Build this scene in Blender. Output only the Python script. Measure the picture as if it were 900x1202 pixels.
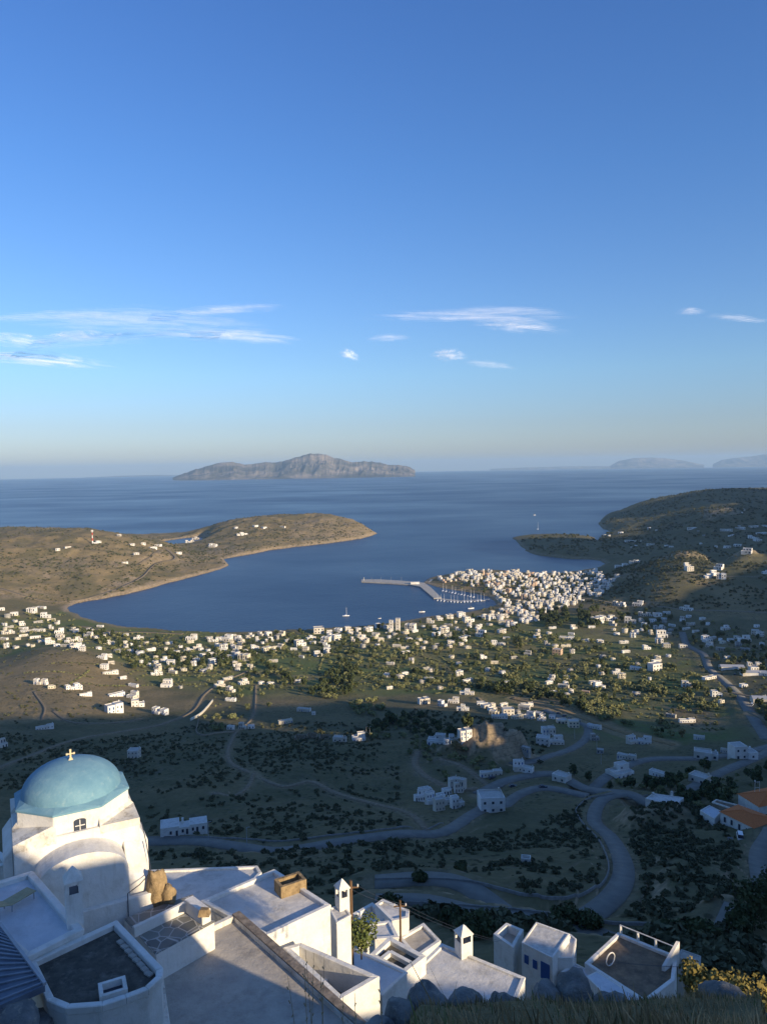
import bpy, bmesh, math, random
import numpy as np
from mathutils import Vector, Matrix
for o in list(bpy.data.objects): bpy.data.objects.remove(o)
S = bpy.context.scene
COL = S.collection
R_ = math.radians
# ------------------------------------------------------------------ camera
CAMZ = 250.0
PITCH = math.atan((601-546.6)/868.0)
ROLL = math.atan(14.0/850.0)
cp, sp = math.cos(PITCH), math.sin(PITCH)
FW = Vector((0, cp, -sp)); UP0 = Vector((0, sp, cp)); RT0 = Vector((1, 0, 0))
RC = RT0*math.cos(ROLL) - UP0*math.sin(ROLL)
UC = RT0*math.sin(ROLL) + UP0*math.cos(ROLL)
cam_d = bpy.data.cameras.new('camera'); cam = bpy.data.objects.new('camera', cam_d); COL.objects.link(cam)
cam.matrix_world = Matrix(((RC.x, UC.x, -FW.x, 0), (RC.y, UC.y, -FW.y, 0), (RC.z, UC.z, -FW.z, CAMZ), (0, 0, 0, 1)))
cam_d.sensor_fit = 'VERTICAL'; cam_d.sensor_height = 24.0
cam_d.lens = 24.0*868/1202; cam_d.clip_start = 0.3; cam_d.clip_end = 200000
S.camera = cam
# ------------------------------------------------------------------ light
SUN_AZ, SUN_EL = 49.0, 15.0       # azimuth of the sun to the right of straight behind the camera
SA, CA, TE = math.sin(R_(SUN_AZ)), math.cos(R_(SUN_AZ)), math.tan(R_(SUN_EL))
sdir = Vector((SA*math.cos(R_(SUN_EL)), -CA*math.cos(R_(SUN_EL)), math.sin(R_(SUN_EL))))   # towards the sun
W = bpy.data.worlds.new('World'); S.world = W; W.use_nodes = True
wn = W.node_tree.nodes; wl = W.node_tree.links
bg = wn['Background']; sky = wn.new('ShaderNodeTexSky'); sky.sky_type = 'NISHITA'; sky.sun_disc = False
sky.sun_elevation = R_(SUN_EL); sky.sun_rotation = math.atan2(sdir.x, sdir.y)
sky.altitude = 250; sky.air_density = 1.0; sky.dust_density = 0.7; sky.ozone_density = 3.5

# clear evening air: the blue of the sky deepened a little band by band above the horizon
tcw = wn.new('ShaderNodeTexCoord'); sxyz = wn.new('ShaderNodeSeparateXYZ'); wl.new(tcw.outputs['Generated'], sxyz.inputs[0])
crw = wn.new('ShaderNodeValToRGB'); wl.new(sxyz.outputs[2], crw.inputs[0]); e = crw.color_ramp.elements
e[0].position = 0.0; e[0].color = (0.60, 0.62, 0.80, 1); e[1].position = 0.75; e[1].color = (0.72, 0.86, 1.06, 1)
for p_, c_ in ((0.02, (0.59, 0.595, 0.74)), (0.055, (0.58, 0.585, 0.71)), (0.12, (0.63, 0.70, 0.80)), (0.20, (0.59, 0.70, 0.86)), (0.36, (0.50, 0.69, 0.93)), (0.53, (0.46, 0.66, 0.96))):
    x = e.new(p_); x.color = (*c_, 1)
mxw = wn.new('ShaderNodeMix'); mxw.data_type = 'RGBA'; mxw.blend_type = 'MULTIPLY'; mxw.inputs[0].default_value = 1
wl.new(sky.outputs[0], mxw.inputs[6]); wl.new(crw.outputs[0], mxw.inputs[7]); wl.new(mxw.outputs[2], bg.inputs[0])
bg.inputs[1].default_value = 0.15
sl = bpy.data.lights.new('sun', 'SUN'); sl.energy = 5.0; sl.angle = R_(0.53); sl.color = (1.0, 0.80, 0.52)
sun = bpy.data.objects.new('sun', sl); COL.objects.link(sun)
sun.rotation_euler = sdir.to_track_quat('Z', 'Y').to_euler()
S.view_settings.view_transform = 'Standard'; S.view_settings.look = 'None'
S.view_settings.gamma = 1.0; S.view_settings.use_curve_mapping = False
S.view_settings.exposure = 0.55
S.render.engine = 'CYCLES'
S.cycles.volume_bounces = 0; S.cycles.max_bounces = 6
# ------------------------------------------------------------------ helpers
def ray(u, v):
    d = FW + RC*((u-450)/868.0) - UC*((v-601)/868.0)
    return d
def P(u, v, z):                     # the point at height z that the photograph shows at u, v
    d = ray(u, v); t = (z-CAMZ)/d.z
    return Vector((d.x*t, d.y*t, z))
def PY(u, v, Y):                    # the point at forward distance Y
    d = ray(u, v); t = Y/d.y
    return Vector((d.x*t, Y, CAMZ+d.z*t))
def tag(o, label=None, cat=None, group=None, kind=None):
    if label: o['label'] = label
    if cat: o['category'] = cat
    if group: o['group'] = group
    if kind: o['kind'] = kind
    return o
def link(name, me, mats=(), parent=None, loc=None):
    if not isinstance(mats, (list, tuple)): mats = [mats]
    for m in mats:
        if len(me.materials) < len(mats): me.materials.append(m)
    o = bpy.data.objects.new(name, me); COL.objects.link(o)
    if parent is not None: o.parent = parent
    if loc is not None: o.location = loc
    return o
def empty(name, loc=(0, 0, 0), rz=0):
    o = bpy.data.objects.new(name, None); COL.objects.link(o); o.location = loc; o.rotation_euler = (0, 0, rz)
    o.empty_display_size = 0.5
    return o
def mesh_np(name, V, F, smooth=False):
    me = bpy.data.meshes.new(name)
    V = np.asarray(V, dtype=np.float32); F = np.asarray(F, dtype=np.int32)
    k = F.shape[1]
    me.vertices.add(len(V)); me.vertices.foreach_set('co', V.ravel())
    me.loops.add(F.size); me.loops.foreach_set('vertex_index', F.ravel())
    me.polygons.add(len(F)); me.polygons.foreach_set('loop_start', np.arange(0, F.size, k, dtype=np.int32))
    try: me.polygons.foreach_set('loop_total', np.full(len(F), k, dtype=np.int32))
    except Exception: pass
    if smooth: me.polygons.foreach_set('use_smooth', np.ones(len(F), dtype=bool))
    me.update(calc_edges=True); me.validate()
    return me
class MB:
    """collects simple solids; link() makes them one mesh object"""
    def __init__(s): s.bm = bmesh.new(); s.mi = 0
    def _m(s, fs):
        for f in fs: f.material_index = s.mi
        return fs
    def box(s, x0, y0, z0, x1, y1, z1, M=None):
        vs = [s.bm.verts.new((M @ Vector(p)) if M else p) for p in
              ((x0,y0,z0),(x1,y0,z0),(x1,y1,z0),(x0,y1,z0),(x0,y0,z1),(x1,y0,z1),(x1,y1,z1),(x0,y1,z1))]
        s._m([s.bm.faces.new([vs[i] for i in q]) for q in ((3,2,1,0),(4,5,6,7),(0,1,5,4),(1,2,6,5),(2,3,7,6),(3,0,4,7))])
        return s
    def cbox(s, cx, cy, z0, sx, sy, sz, M=None):
        return s.box(cx-sx/2, cy-sy/2, z0, cx+sx/2, cy+sy/2, z0+sz, M)
    def prism(s, pts, z0, z1, top=None):
        """closed prism over polygon pts (x,y); z0/z1 numbers or lists"""
        n = len(pts)
        A = sum(pts[i][0]*pts[(i+1) % n][1]-pts[(i+1) % n][0]*pts[i][1] for i in range(n))
        idx = list(range(n)) if A > 0 else list(range(n))[::-1]
        g = lambda z, i: z[i] if isinstance(z, (list, tuple)) else z
        q = top if top else pts
        b = [s.bm.verts.new((pts[i][0], pts[i][1], g(z0, i))) for i in idx]
        t = [s.bm.verts.new((q[i][0], q[i][1], g(z1, i))) for i in idx]
        fs = [s.bm.faces.new(b[::-1]), s.bm.faces.new(t)]
        for i in range(n):
            j = (i+1) % n
            fs.append(s.bm.faces.new((b[i], b[j], t[j], t[i])))
        s._m(fs); return s
    def bar(s, a, b, w, h=None, up=Vector((0, 0, 1))):
        a, b = Vector(a), Vector(b); h = h or w; d = (b-a)
        L = d.length
        if L < 1e-6: return s
        d.normalize(); x = d.cross(up)
        if x.length < 1e-3: x = Vector((1, 0, 0))
        x.normalize(); y = x.cross(d)
        M = Matrix(((x.x, y.x, d.x, a.x), (x.y, y.y, d.y, a.y), (x.z, y.z, d.z, a.z), (0, 0, 0, 1)))
        return s.box(-w/2, -h/2, 0, w/2, h/2, L, M)
    def tube(s, pts, rad, n=8, cap=True):
        pts = [Vector(p) for p in pts]
        rs = rad if isinstance(rad, (list, tuple)) else [rad]*len(pts)
        rings = []
        for i, p in enumerate(pts):
            d = (pts[min(i+1, len(pts)-1)]-pts[max(i-1, 0)]).normalized()
            x = d.cross(Vector((0, 0, 1)))
            if x.length < 1e-3: x = Vector((1, 0, 0))
            x.normalize(); y = d.cross(x)
            rings.append([s.bm.verts.new(p+(x*math.cos(2*math.pi*k/n)+y*math.sin(2*math.pi*k/n))*rs[i]) for k in range(n)])
        fs = []
        for r0, r1 in zip(rings, rings[1:]):
            for k in range(n): fs.append(s.bm.faces.new((r0[k], r0[(k+1) % n], r1[(k+1) % n], r1[k])))
        if cap: fs += [s.bm.faces.new(rings[0][::-1]), s.bm.faces.new(rings[-1])]
        s._m(fs); return s
    def face(s, pts):
        f = s.bm.faces.new([s.bm.verts.new(p) for p in pts]); s._m([f]); return s
    def mesh(s, name, smooth=False, bevel=0, fixn=True):
        if bevel: bmesh.ops.bevel(s.bm, geom=list(s.bm.edges), offset=bevel, segments=1, affect='EDGES', clamp_overlap=True)
        if fixn: bmesh.ops.recalc_face_normals(s.bm, faces=s.bm.faces)
        me = bpy.data.meshes.new(name); s.bm.to_mesh(me); s.bm.free()
        if smooth:
            for p in me.polygons: p.use_smooth = True
        return me
    def link(s, name, mats, parent=None, smooth=False, bevel=0, loc=None):
        return link(name, s.mesh(name, smooth, bevel), mats, parent, loc)
# ---- value noise in numpy
def _hash(ix, iy, seed):
    h = (ix.astype(np.int64)*374761393 + iy.astype(np.int64)*668265263 + seed*974634777) & 0x7fffffff
    h = ((h ^ (h >> 13))*1274126177) & 0x7fffffff
    return ((h ^ (h >> 16)) & 0xffff)/65535.0
def vnoise(x, y, seed=0):
    x = np.asarray(x, float); y = np.asarray(y, float)
    ix = np.floor(x); iy = np.floor(y); fx = x-ix; fy = y-iy
    fx = fx*fx*(3-2*fx); fy = fy*fy*(3-2*fy)
    a = _hash(ix, iy, seed); b = _hash(ix+1, iy, seed); c = _hash(ix, iy+1, seed); d = _hash(ix+1, iy+1, seed)
    return (a*(1-fx)+b*fx)*(1-fy)+(c*(1-fx)+d*fx)*fy
def fbm(x, y, seed=0, oct=4, ridged=False):
    s = 0; a = 0.5; f = 1.0
    for k in range(oct):
        n = vnoise(x*f+17.3*k, y*f-9.1*k, seed+k)
        if ridged: n = 1-abs(2*n-1)
        s = s+a*n; a *= 0.5; f *= 2.03
    return s/(1-0.5**oct)
def sstep(a, b, x):
    t = np.clip((x-a)/(b-a), 0, 1); return t*t*(3-2*t)
# ---- node material helper
class NM:
    def __init__(s, name, rough=0.9, spec=0.3):
        s.m = bpy.data.materials.new(name); s.m.use_nodes = True; s.n = s.m.node_tree.nodes; s.l = s.m.node_tree.links
        s.b = s.n['Principled BSDF']; s.b.inputs['Roughness'].default_value = rough
        s.b.inputs['Specular IOR Level'].default_value = spec
        s.co = None
    def coord(s, which='Object', scale=None):
        if which == 'World':
            g = s.n.new('ShaderNodeNewGeometry'); return g.outputs['Position']
        t = s.n.new('ShaderNodeTexCoord'); return t.outputs[which]
    def noise(s, vec, scale, detail=4, rough=0.55, lo=0.3, hi=0.7, stretch=None):
        if stretch:
            mp = s.n.new('ShaderNodeMapping'); mp.inputs['Scale'].default_value = stretch; s.l.new(vec, mp.inputs[0]); vec = mp.outputs[0]
        t = s.n.new('ShaderNodeTexNoise'); t.inputs['Scale'].default_value = scale; t.inputs['Detail'].default_value = detail
        t.inputs['Roughness'].default_value = rough; s.l.new(vec, t.inputs['Vector'])
        r = s.n.new('ShaderNodeMapRange'); r.inputs[1].default_value = lo; r.inputs[2].default_value = hi
        s.l.new(t.outputs[0], r.inputs[0]); return r.outputs[0]
    def mix(s, f, a, b, mode='MIX'):
        t = s.n.new('ShaderNodeMix'); t.data_type = 'RGBA'; t.blend_type = mode
        for inp, x in ((t.inputs[0], f), (t.inputs[6], a), (t.inputs[7], b)):
            if isinstance(x, (int, float)): inp.default_value = x
            elif isinstance(x, (tuple, list)): inp.default_value = (*x[:3], 1)
            else: s.l.new(x, inp)
        return t.outputs[2]
    def math(s, op, a, b=0.0, clamp=False):
        t = s.n.new('ShaderNodeMath'); t.operation = op; t.use_clamp = clamp
        for inp, x in ((t.inputs[0], a), (t.inputs[1], b)):
            if isinstance(x, (int, float)): inp.default_value = x
            else: s.l.new(x, inp)
        return t.outputs[0]
    def color(s, c):
        if isinstance(c, (tuple, list)): s.b.inputs['Base Color'].default_value = (*c[:3], 1)
        else: s.l.new(c, s.b.inputs['Base Color'])
        return s
    def bump(s, h, strength=0.4, dist=0.05):
        t = s.n.new('ShaderNodeBump'); t.inputs['Strength'].default_value = strength; t.inputs['Distance'].default_value = dist
        s.l.new(h, t.inputs['Height']); s.l.new(t.outputs[0], s.b.inputs['Normal']); return s
def plain(name, c, rough=0.9, var=0.25, scale=1.5, spec=0.3, bump=0.0, c2=None, detail=5, which='Object'):
    k = NM(name, rough, spec); v = k.coord(which)
    f = k.noise(v, scale, detail); c2 = c2 or tuple(x*(1-var) for x in c)
    k.color(k.mix(f, c, c2))
    if bump: k.bump(k.noise(v, scale*6, 4), bump, 0.02)
    return k.m
# ------------------------------------------------------------------ materials of the setting
def terrain_material():
    k = NM('hillside_ground', 0.95, 0.1); v = k.coord('World')
    at = k.n.new('ShaderNodeVertexColor'); at.layer_name = 'cover'
    sp_ = k.n.new('ShaderNodeSeparateColor'); k.l.new(at.outputs[0], sp_.inputs[0])
    dry, green, rock = sp_.outputs[0], sp_.outputs[1], sp_.outputs[2]
    n1 = k.noise(v, 0.035, 8, 0.62, 0.38, 0.62); n2 = k.noise(v, 0.35, 6, 0.65, 0.35, 0.65); n3 = k.noise(v, 0.011, 4, 0.5, 0.4, 0.6)
    base = k.mix(n1, (0.088, 0.094, 0.048), (0.145, 0.135, 0.072))
    base = k.mix(k.math('MULTIPLY', n2, 0.45), base, (0.055, 0.060, 0.032))
    d = k.mix(n1, (0.33, 0.245, 0.13), (0.235, 0.18, 0.095))
    d = k.mix(k.math('MULTIPLY', n2, 0.35), d, (0.09, 0.075, 0.038))
    c = k.mix(dry, base, d)
    g = k.mix(n3, (0.165, 0.172, 0.062), (0.105, 0.145, 0.048)); g = k.mix(k.math('MULTIPLY', n2, 0.5), g, (0.12, 0.105, 0.05))
    c = k.mix(green, c, g)
    r = k.mix(k.noise(v, 0.22, 8, 0.7, 0.35, 0.65), (0.44, 0.335, 0.22), (0.19, 0.15, 0.10))
    c = k.mix(rock, c, r)
    # old dry stone terraces following the contours
    sx_ = k.n.new('ShaderNodeSeparateXYZ'); k.l.new(v, sx_.inputs[0]); wz = k.math('ADD', k.math('MULTIPLY', sx_.outputs[2], 0.34), k.math('MULTIPLY', k.noise(v, 0.03, 3, .5, 0.0, 1.0), 2.2))
    fr_ = k.math('FRACT', wz); tl = k.n.new('ShaderNodeMapRange'); tl.inputs[1].default_value = 0.80; tl.inputs[2].default_value = 0.97; k.l.new(fr_, tl.inputs[0])
    tm_ = k.math('MULTIPLY', k.math('MULTIPLY', tl.outputs[0], k.noise(v, 0.012, 3, .5, 0.46, 0.56)), 0.6); c = k.mix(tm_, c, k.mix(n2, (0.20, 0.17, 0.12), (0.07, 0.065, 0.045)))
    # maquis bushes as small dark dots
    vo = k.n.new('ShaderNodeTexVoronoi'); vo.inputs['Scale'].default_value = 0.28; k.l.new(v, vo.inputs['Vector'])
    dot = k.n.new('ShaderNodeMapRange'); dot.inputs[1].default_value = 0.34; dot.inputs[2].default_value = 0.20; k.l.new(vo.outputs[0], dot.inputs[0])
    dens = k.noise(v, 0.02, 5, 0.6, 0.45, 0.6)
    keep = k.math('MULTIPLY', dot.outputs[0], dens, True)
    keep = k.math('MULTIPLY', keep, k.math('SUBTRACT', 1.0, k.math('MULTIPLY', rock, 0.8)))
    keep = k.math('MULTIPLY', keep, k.math('SUBTRACT', 0.8, k.math('MULTIPLY', green, 0.5)))
    c = k.mix(keep, c, (0.030, 0.034, 0.018))
    k.color(c)
    k.bump(k.math('ADD', k.math('MULTIPLY', n2, 0.6), k.math('MULTIPLY', keep, 1.5)), 0.55, 0.6)
    return k.m
M_TERR = terrain_material()
# ------------------------------------------------------------------ coast (pixels of the waterline, or X, Y where hidden)
coast_px = [(442,626),(425,632),(390,637),(355,641),(320,645),(290,651),(262,656),(268,664),(245,672),(215,680),(185,688),(150,697),(120,703),(90,708),
 (79,713),(82,718),(95,724),(115,730),(150,736),(200,740),(250,742),(300,741),(340,739),(380,737),(420,735),(460,731),(500,724),(534,720),(552,718),(570,714),(583,710),
 (580,705),(572,700),(545,694),(513,689),(497,684),(501,680),(520,675),(542,671),(578,670),(613,673),(654,673),(680,670),(698,667),(711,662),(704,658),(690,656.5),(667,656),(633,652),(616,646),(611,641)]
coast_hid = [(440,2500),(500,2570),(620,2560),(700,2450)]     # back of the small round cape, then the cove
coast_px2 = [(700,636),(706,629),(716,624),(706,619),(703,614)]
coast_hid2 = [(980,3300),(1250,3700),(1800,4100),(2600,4600),(7000,4900),(7000,-500),(-7000,-500),(-7000,2300),(-3000,2300),(-1500,2450),(-1050,2700),(-900,2860),(-700,2890),(-560,2960),(-420,3080),(-230,3050),(-80,2880)]
poly = [tuple(P(u, v, 0)[:2]) for u, v in coast_px]+coast_hid+[tuple(P(u, v, 0)[:2]) for u, v in coast_px2]+coast_hid2
lagoon = [tuple(P(u, v, 0)[:2]) for u, v in ((181,640),(190,635.5),(212,632),(236,629.5),(240,633),(232,637),(212,640),(198,642))]
def densify(pts, closed=True, rnd=0.0):
    out = []; n = len(pts)
    for i in range(n if closed else n-1):
        a = np.array(pts[i]); b = np.array(pts[(i+1) % n]); L = np.linalg.norm(b-a); k = max(1, min(40, int(L/25)))
        for j in range(k):
            p = a+(b-a)*j/k
            if rnd and 0 < j: p = p+(np.array([vnoise(p[0]/40, p[1]/40, 3), vnoise(p[0]/40, p[1]/40, 4)])-0.5)*rnd
            out.append((float(p[0]), float(p[1])))
    return out
poly_d = densify(poly, rnd=14); lag_d = densify(lagoon, rnd=10)
def sdist(X, Y, pl):
    """signed distance to polygon (positive inside)"""
    d = np.full(X.shape, 1e12); ins = np.zeros(X.shape, bool); n = len(pl)
    for i in range(n):
        ax, ay = pl[i]; bx, by = pl[(i+1) % n]; dx, dy = bx-ax, by-ay; L = dx*dx+dy*dy+1e-9
        t = np.clip(((X-ax)*dx+(Y-ay)*dy)/L, 0, 1)
        d = np.minimum(d, (X-ax-t*dx)**2+(Y-ay-t*dy)**2)
        if ay != by:
            cond = ((ay > Y) != (by > Y)) & (X < (bx-ax)*(Y-ay)/(by-ay)+ax); ins ^= cond
    return np.where(ins, np.sqrt(d), -np.sqrt(d))
# ------------------------------------------------------------------ heights
A = []
def az(*l):                         # (u, v, z) triples
    for u, v, z in l: p = P(u, v, z); A.append((p.x, p.y, z))
def ay(*l):                         # (u, v, Y) triples
    for u, v, Y in l: p = PY(u, v, Y); A.append((p.x, p.y, p.z))
def ax(*l): A.extend(l)
ay((862,577.5,3110),(800,586,3140),(820,581,3130),(380,607.5,2830),(345,609.5,2780),(300,611,2760),(262,617,2700),(420,614,2780),(436,621,2760),(240,622,2760),(215,627,2790),(195,631,2740),(160,629,2700),
   (150,632,2050),(105,629,1960),(60,633,1900),(0,641,1800),(-60,645,1800),(185,638,2150),(225,645,2250))
az((60,665,38),(100,680,21),(20,680,32),(150,670,21),(200,660,16),(240,655,7),(120,695,6),(60,702,7),(0,700,20),(-50,705,28),(330,630,18),(280,640,12),(380,627,18),(400,620,28))
ay((733,605.5,3080),(765,599,3100),(800,590,3120),(830,581,3120),(847,576,3100),(867,581,3050),(885,581.5,3030),(900,584.5,3000),(940,588,3000),(1000,598,3000))
az((735,617,22),(780,625,28),(830,615,60),(850,600,88),(880,620,45),(720,645,6),(750,648,14),(800,640,24),(880,640,34),(690,646,13),(660,643,16),(640,641,12),(690,662,3))
ay((800,648.5,1560),(825,652,1500),(775,656,1560),(745,665,1500),(867,651,1420),(900,656,1380),(845,664,1480),(940,652,1380))
ax((420,1900,14),(700,1950,18),(900,2100,26),(560,1850,12))
az((700,700,9),(730,690,24),(760,690,36),(800,690,42),(850,690,42),(890,690,44),(660,690,7),(700,712,13),(750,708,17),(800,712,21),(850,714,25),(900,716,28),
   (600,700,6),(640,720,5),(580,682,9),(550,676,9),(620,682,8),(520,682,5),(600,730,4),(620,712,5),
   (850,755,19),(900,785,26),(800,760,14),(750,740,10),(700,750,8),(880,850,46),(800,855,42),(700,850,40),(760,800,22),(680,800,18),(600,800,15),(500,800,13),(400,800,14),(300,800,17),
   (220,790,15),(150,757,6),(50,740,8),(0,745,12),(200,750,3),(300,750,3),(400,750,3),(500,745,4),(540,730,3),(0,770,14),(-60,760,18))
az((80,763,33),(45,764,31),(110,768,31),(20,778,30),(60,790,38),(120,800,28),(160,815,26),(0,810,38),(0,840,50),(60,855,54),(100,840,45),(50,880,68),(0,900,78),(-60,880,70),(150,850,42),
   (150,900,74),(220,870,58),(300,925,84),(330,895,76),(385,866,62),(440,866,60),(300,845,40),(250,835,36),(400,835,38),(430,900,76),(470,850,48),(470,900,74),(520,872,66),(605,880,70),(575,885,75),(560,868,66),
   (540,845,50),(500,830,36),(640,862,50),(670,890,62),(640,885,62),(600,905,78),(620,920,86),(560,950,98),(500,965,104),(470,950,96),(720,900,72),(700,920,84),(780,900,74),(780,925,88),(860,900,76),(880,925,90),(850,885,60),
   (870,945,115),(866,985,117.5),(842,973,116.5),(892,994,118),(910,975,118),(835,958,113),(800,957,110),(770,954,108.5),(790,985,119),(750,965,108),(740,990,122),(800,1000,132),(850,1030,144),(890,1030,142),(735,1030,143),(695,960,105),(650,965,106),(620,1000,126),(560,1000,126),(680,1020,138),
   (500,1005,128),(430,975,108),(350,990,115),(220,990,112),(250,945,96),(350,950,98),(180,950,92),(100,960,98),(450,1045,150),(560,1062,156),(650,1066,158),(800,1095,167),(890,1110,173),(700,1095,168),(560,1085,170),(300,1020,138),(840,1060,156),(400,1010,132),(885,1008,125),(900,1030,143))
ax((-60,60,195),(-40,45,212),(-28,36,222),(-18,38,224),(-16,30,222),(-8,36,219),(-8,46,214),(-2,52,208),(-22,52,214),(-10,60,202),(5,54,206),(5,64,198),(14,68,198),(24,62,198),(30,60,196),(38,55,196),
   (-6,26,224),(-14,22,226),(-24,25,226),(-2,20,228),(0,15.2,238.6),(3,15.5,238.7),(6.5,16,238.7),(0,12,240.2),(4,12,240.3),(8,13,240.2),(1.5,17,236.5),(5,17.5,236.5),(2,8,243.3),(-0.6,8,242.6),(5,8,243.2),(-3,8,239),(0,19,234),(4,19.5,234),(8,20,233),(3,26,227),(8,30,222),(13,30,217),(13,20,228),
   (4,38,216),(10,42,210),(16,45,205),(22,45,203),(20,30,211),(-3,12,237),(-8,12,236),(-12,14,236),(12,10,236),(18,12,228),(25,20,216),(40,35,205),(-1,17,234))
for Y, zl, zr in ((8,238,232),(20,232,210),(60,205,186),(150,165,135),(300,112,85),(600,75,50),(1000,35,35),(1500,45,60),(2300,60,60),(3500,-5,60)):
    ax((-1.05*Y, Y, zl), (1.0*Y, Y, zr)); 
    if Y > 100: ax((-0.75*Y, Y, zl), (0.78*Y, Y, zr*0.9))
A = np.array(A)
def warp(X, Y): return np.stack([X/Y*2.2, np.log(Y)], -1)
def mq(d2): return np.sqrt(d2+0.0016)
Q = warp(A[:, 0], A[:, 1]); K = mq(((Q[:, None]-Q[None])**2).sum(-1)); n_ = len(A)
K = np.block([[K-0.004*np.eye(n_), np.ones((n_, 1))], [np.ones((1, n_)), np.zeros((1, 1))]])
wts = np.linalg.solve(K, np.append(A[:, 2], 0.0))
def zbase(X, Y):
    sh = X.shape; q = warp(X.ravel(), Y.ravel()); out = np.empty(len(q))
    for i in range(0, len(q), 20000):
        d = ((q[i:i+20000, None]-Q[None])**2).sum(-1); out[i:i+20000] = mq(d) @ wts[:-1]+wts[-1]
    return out.reshape(sh)
acol = np.concatenate([np.linspace(-1.5, -0.62, 40)[:-1], np.linspace(-0.62, 0.62, 760), np.linspace(0.62, 1.5, 40)[1:]])
wrow = np.concatenate([np.linspace(math.log(2.5), math.log(300), 340)[:-1], np.linspace(math.log(300), math.log(3600), 480)[:-1], np.linspace(math.log(3600), math.log(6500), 30)])
AA, WW = np.meshgrid(acol, wrow); YY = np.exp(WW); XX = AA*YY
# rbf on a coarser grid, then bilinear up
ac = np.linspace(-1.5, 1.5, 320); wc = np.linspace(wrow[0], wrow[-1], 380)
ACg, WCg = np.meshgrid(ac, wc); ZC = zbase(ACg*np.exp(WCg), np.exp(WCg))
def bil(Z, ga, gw, a, w):
    ia = np.clip(np.searchsorted(ga, a)-1, 0, len(ga)-2); iw = np.clip(np.searchsorted(gw, w)-1, 0, len(gw)-2)
    fa = np.clip((a-ga[ia])/(ga[ia+1]-ga[ia]), 0, 1); fw = np.clip((w-gw[iw])/(gw[iw+1]-gw[iw]), 0, 1)
    return (Z[iw, ia]*(1-fa)+Z[iw, ia+1]*fa)*(1-fw)+(Z[iw+1, ia]*(1-fa)+Z[iw+1, ia+1]*fa)*fw
ZZ = bil(ZC, ac, wc, AA, WW)
SD = np.minimum(sdist(XX, YY, poly_d), -sdist(XX, YY, lag_d))
# roughness of the ground: plain is smooth, hills are rugged
rug = np.clip(sstep(28, 70, ZZ)+sstep(1350, 1500, YY)*sstep(6, 25, ZZ), 0.12, 1)
nearf = sstep(10, 60, YY)
big = (fbm(XX/90, YY/90, 1, 4)-0.5)*9*rug*sstep(80, 300, YY)
mid = (fbm(XX/22, YY/22, 5, 4, True)-0.5)*3.2*rug*sstep(60, 200, YY)
sml = (fbm(XX/5, YY/5, 9, 4)-0.5)*(0.35+0.75*rug)*nearf*(1-sstep(900, 1500, YY))
mic = (fbm(XX/1.1, YY/1.1, 13, 4)-0.5)*0.28*(1-sstep(80, 250, YY))
far = (fbm(XX/160, YY/130, 21, 5, True)-0.5)*16*sstep(1400, 1900, YY)*sstep(4, 30, ZZ)
ZZ = ZZ+big+mid+sml+mic+far
# gullies running down the seaward faces
land = np.maximum(ZZ, 1.2)
cw = np.where(YY > 1350, 26.0, 30.0)
zl = 0.5+(land-0.5)*(1-np.exp(-np.maximum(SD, 0)/cw))+(5.5*(fbm(XX/30, YY/30, 55, 3)))*(1-np.exp(-np.maximum(SD, 0)/5))*((XX < 50) & (YY > 1380))
ZZ = np.where(SD > 0, zl, -0.4+np.maximum(SD, -30)*0.25)
# the small crest right below the viewpoint and the drop behind it
a_ = XX/YY; lim = 0.95-(0.135+0.052*sstep(10.5, 14.5, YY))*sstep(-0.035, 0.045, a_); capz = np.where(YY < 16.2, 250-lim*YY, 250-lim*16.2-1.9*(YY-16.2)); capz = np.where((YY > 34), 1e4, capz)
capz = capz-np.maximum(a_-0.52, 0)*45*(YY < 34); cm_ = sstep(34, 30, YY); ZZ = np.where(capz < ZZ, capz*cm_+ZZ*(1-cm_) , ZZ)
ZZ = np.where((a_ > 0) & (a_ < 0.52) & (YY < 16), np.maximum(ZZ, 250-(lim+.012)*YY), ZZ)+np.where(YY < 34, (fbm(XX/1.4, YY/1.4, 61, 4)-.5)*.35, 0)
# rock outcrop near the middle, and rugged rock on the mound
def bumpat(u, v, z, rx, ry, h, seed):
    global ZZ
    p = P(u, v, z); d = np.sqrt(((XX-p.x)/rx)**2+((YY-p.y)/ry)**2)
    d = d*(0.6+0.8*fbm(XX/9, YY/9, seed+50, 3)); f = sstep(1.0, 0.25, d); r = fbm(XX/11, YY/11, seed, 5, True)
    ZZ = ZZ+f*h*(0.35+0.85*r); return f
F_out = bumpat(578, 884, 72, 36, 24, 7, 31); F_o3 = bumpat(598, 889, 70, 30, 14, 7, 38); F_o4 = bumpat(564, 878, 72, 26, 15, 8, 39); F_out = np.maximum(F_out, np.maximum(F_o3, F_o4))
F_out2 = bumpat(556, 876, 68, 22, 18, 4, 32)
F_md = bumpat(770, 962, 112, 26, 20, 5, 33)
F_b = bumpat(800, 657, 52, 70, 50, 9, 34); F_c = bumpat(872, 657, 55, 40, 40, 8, 35)
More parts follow.
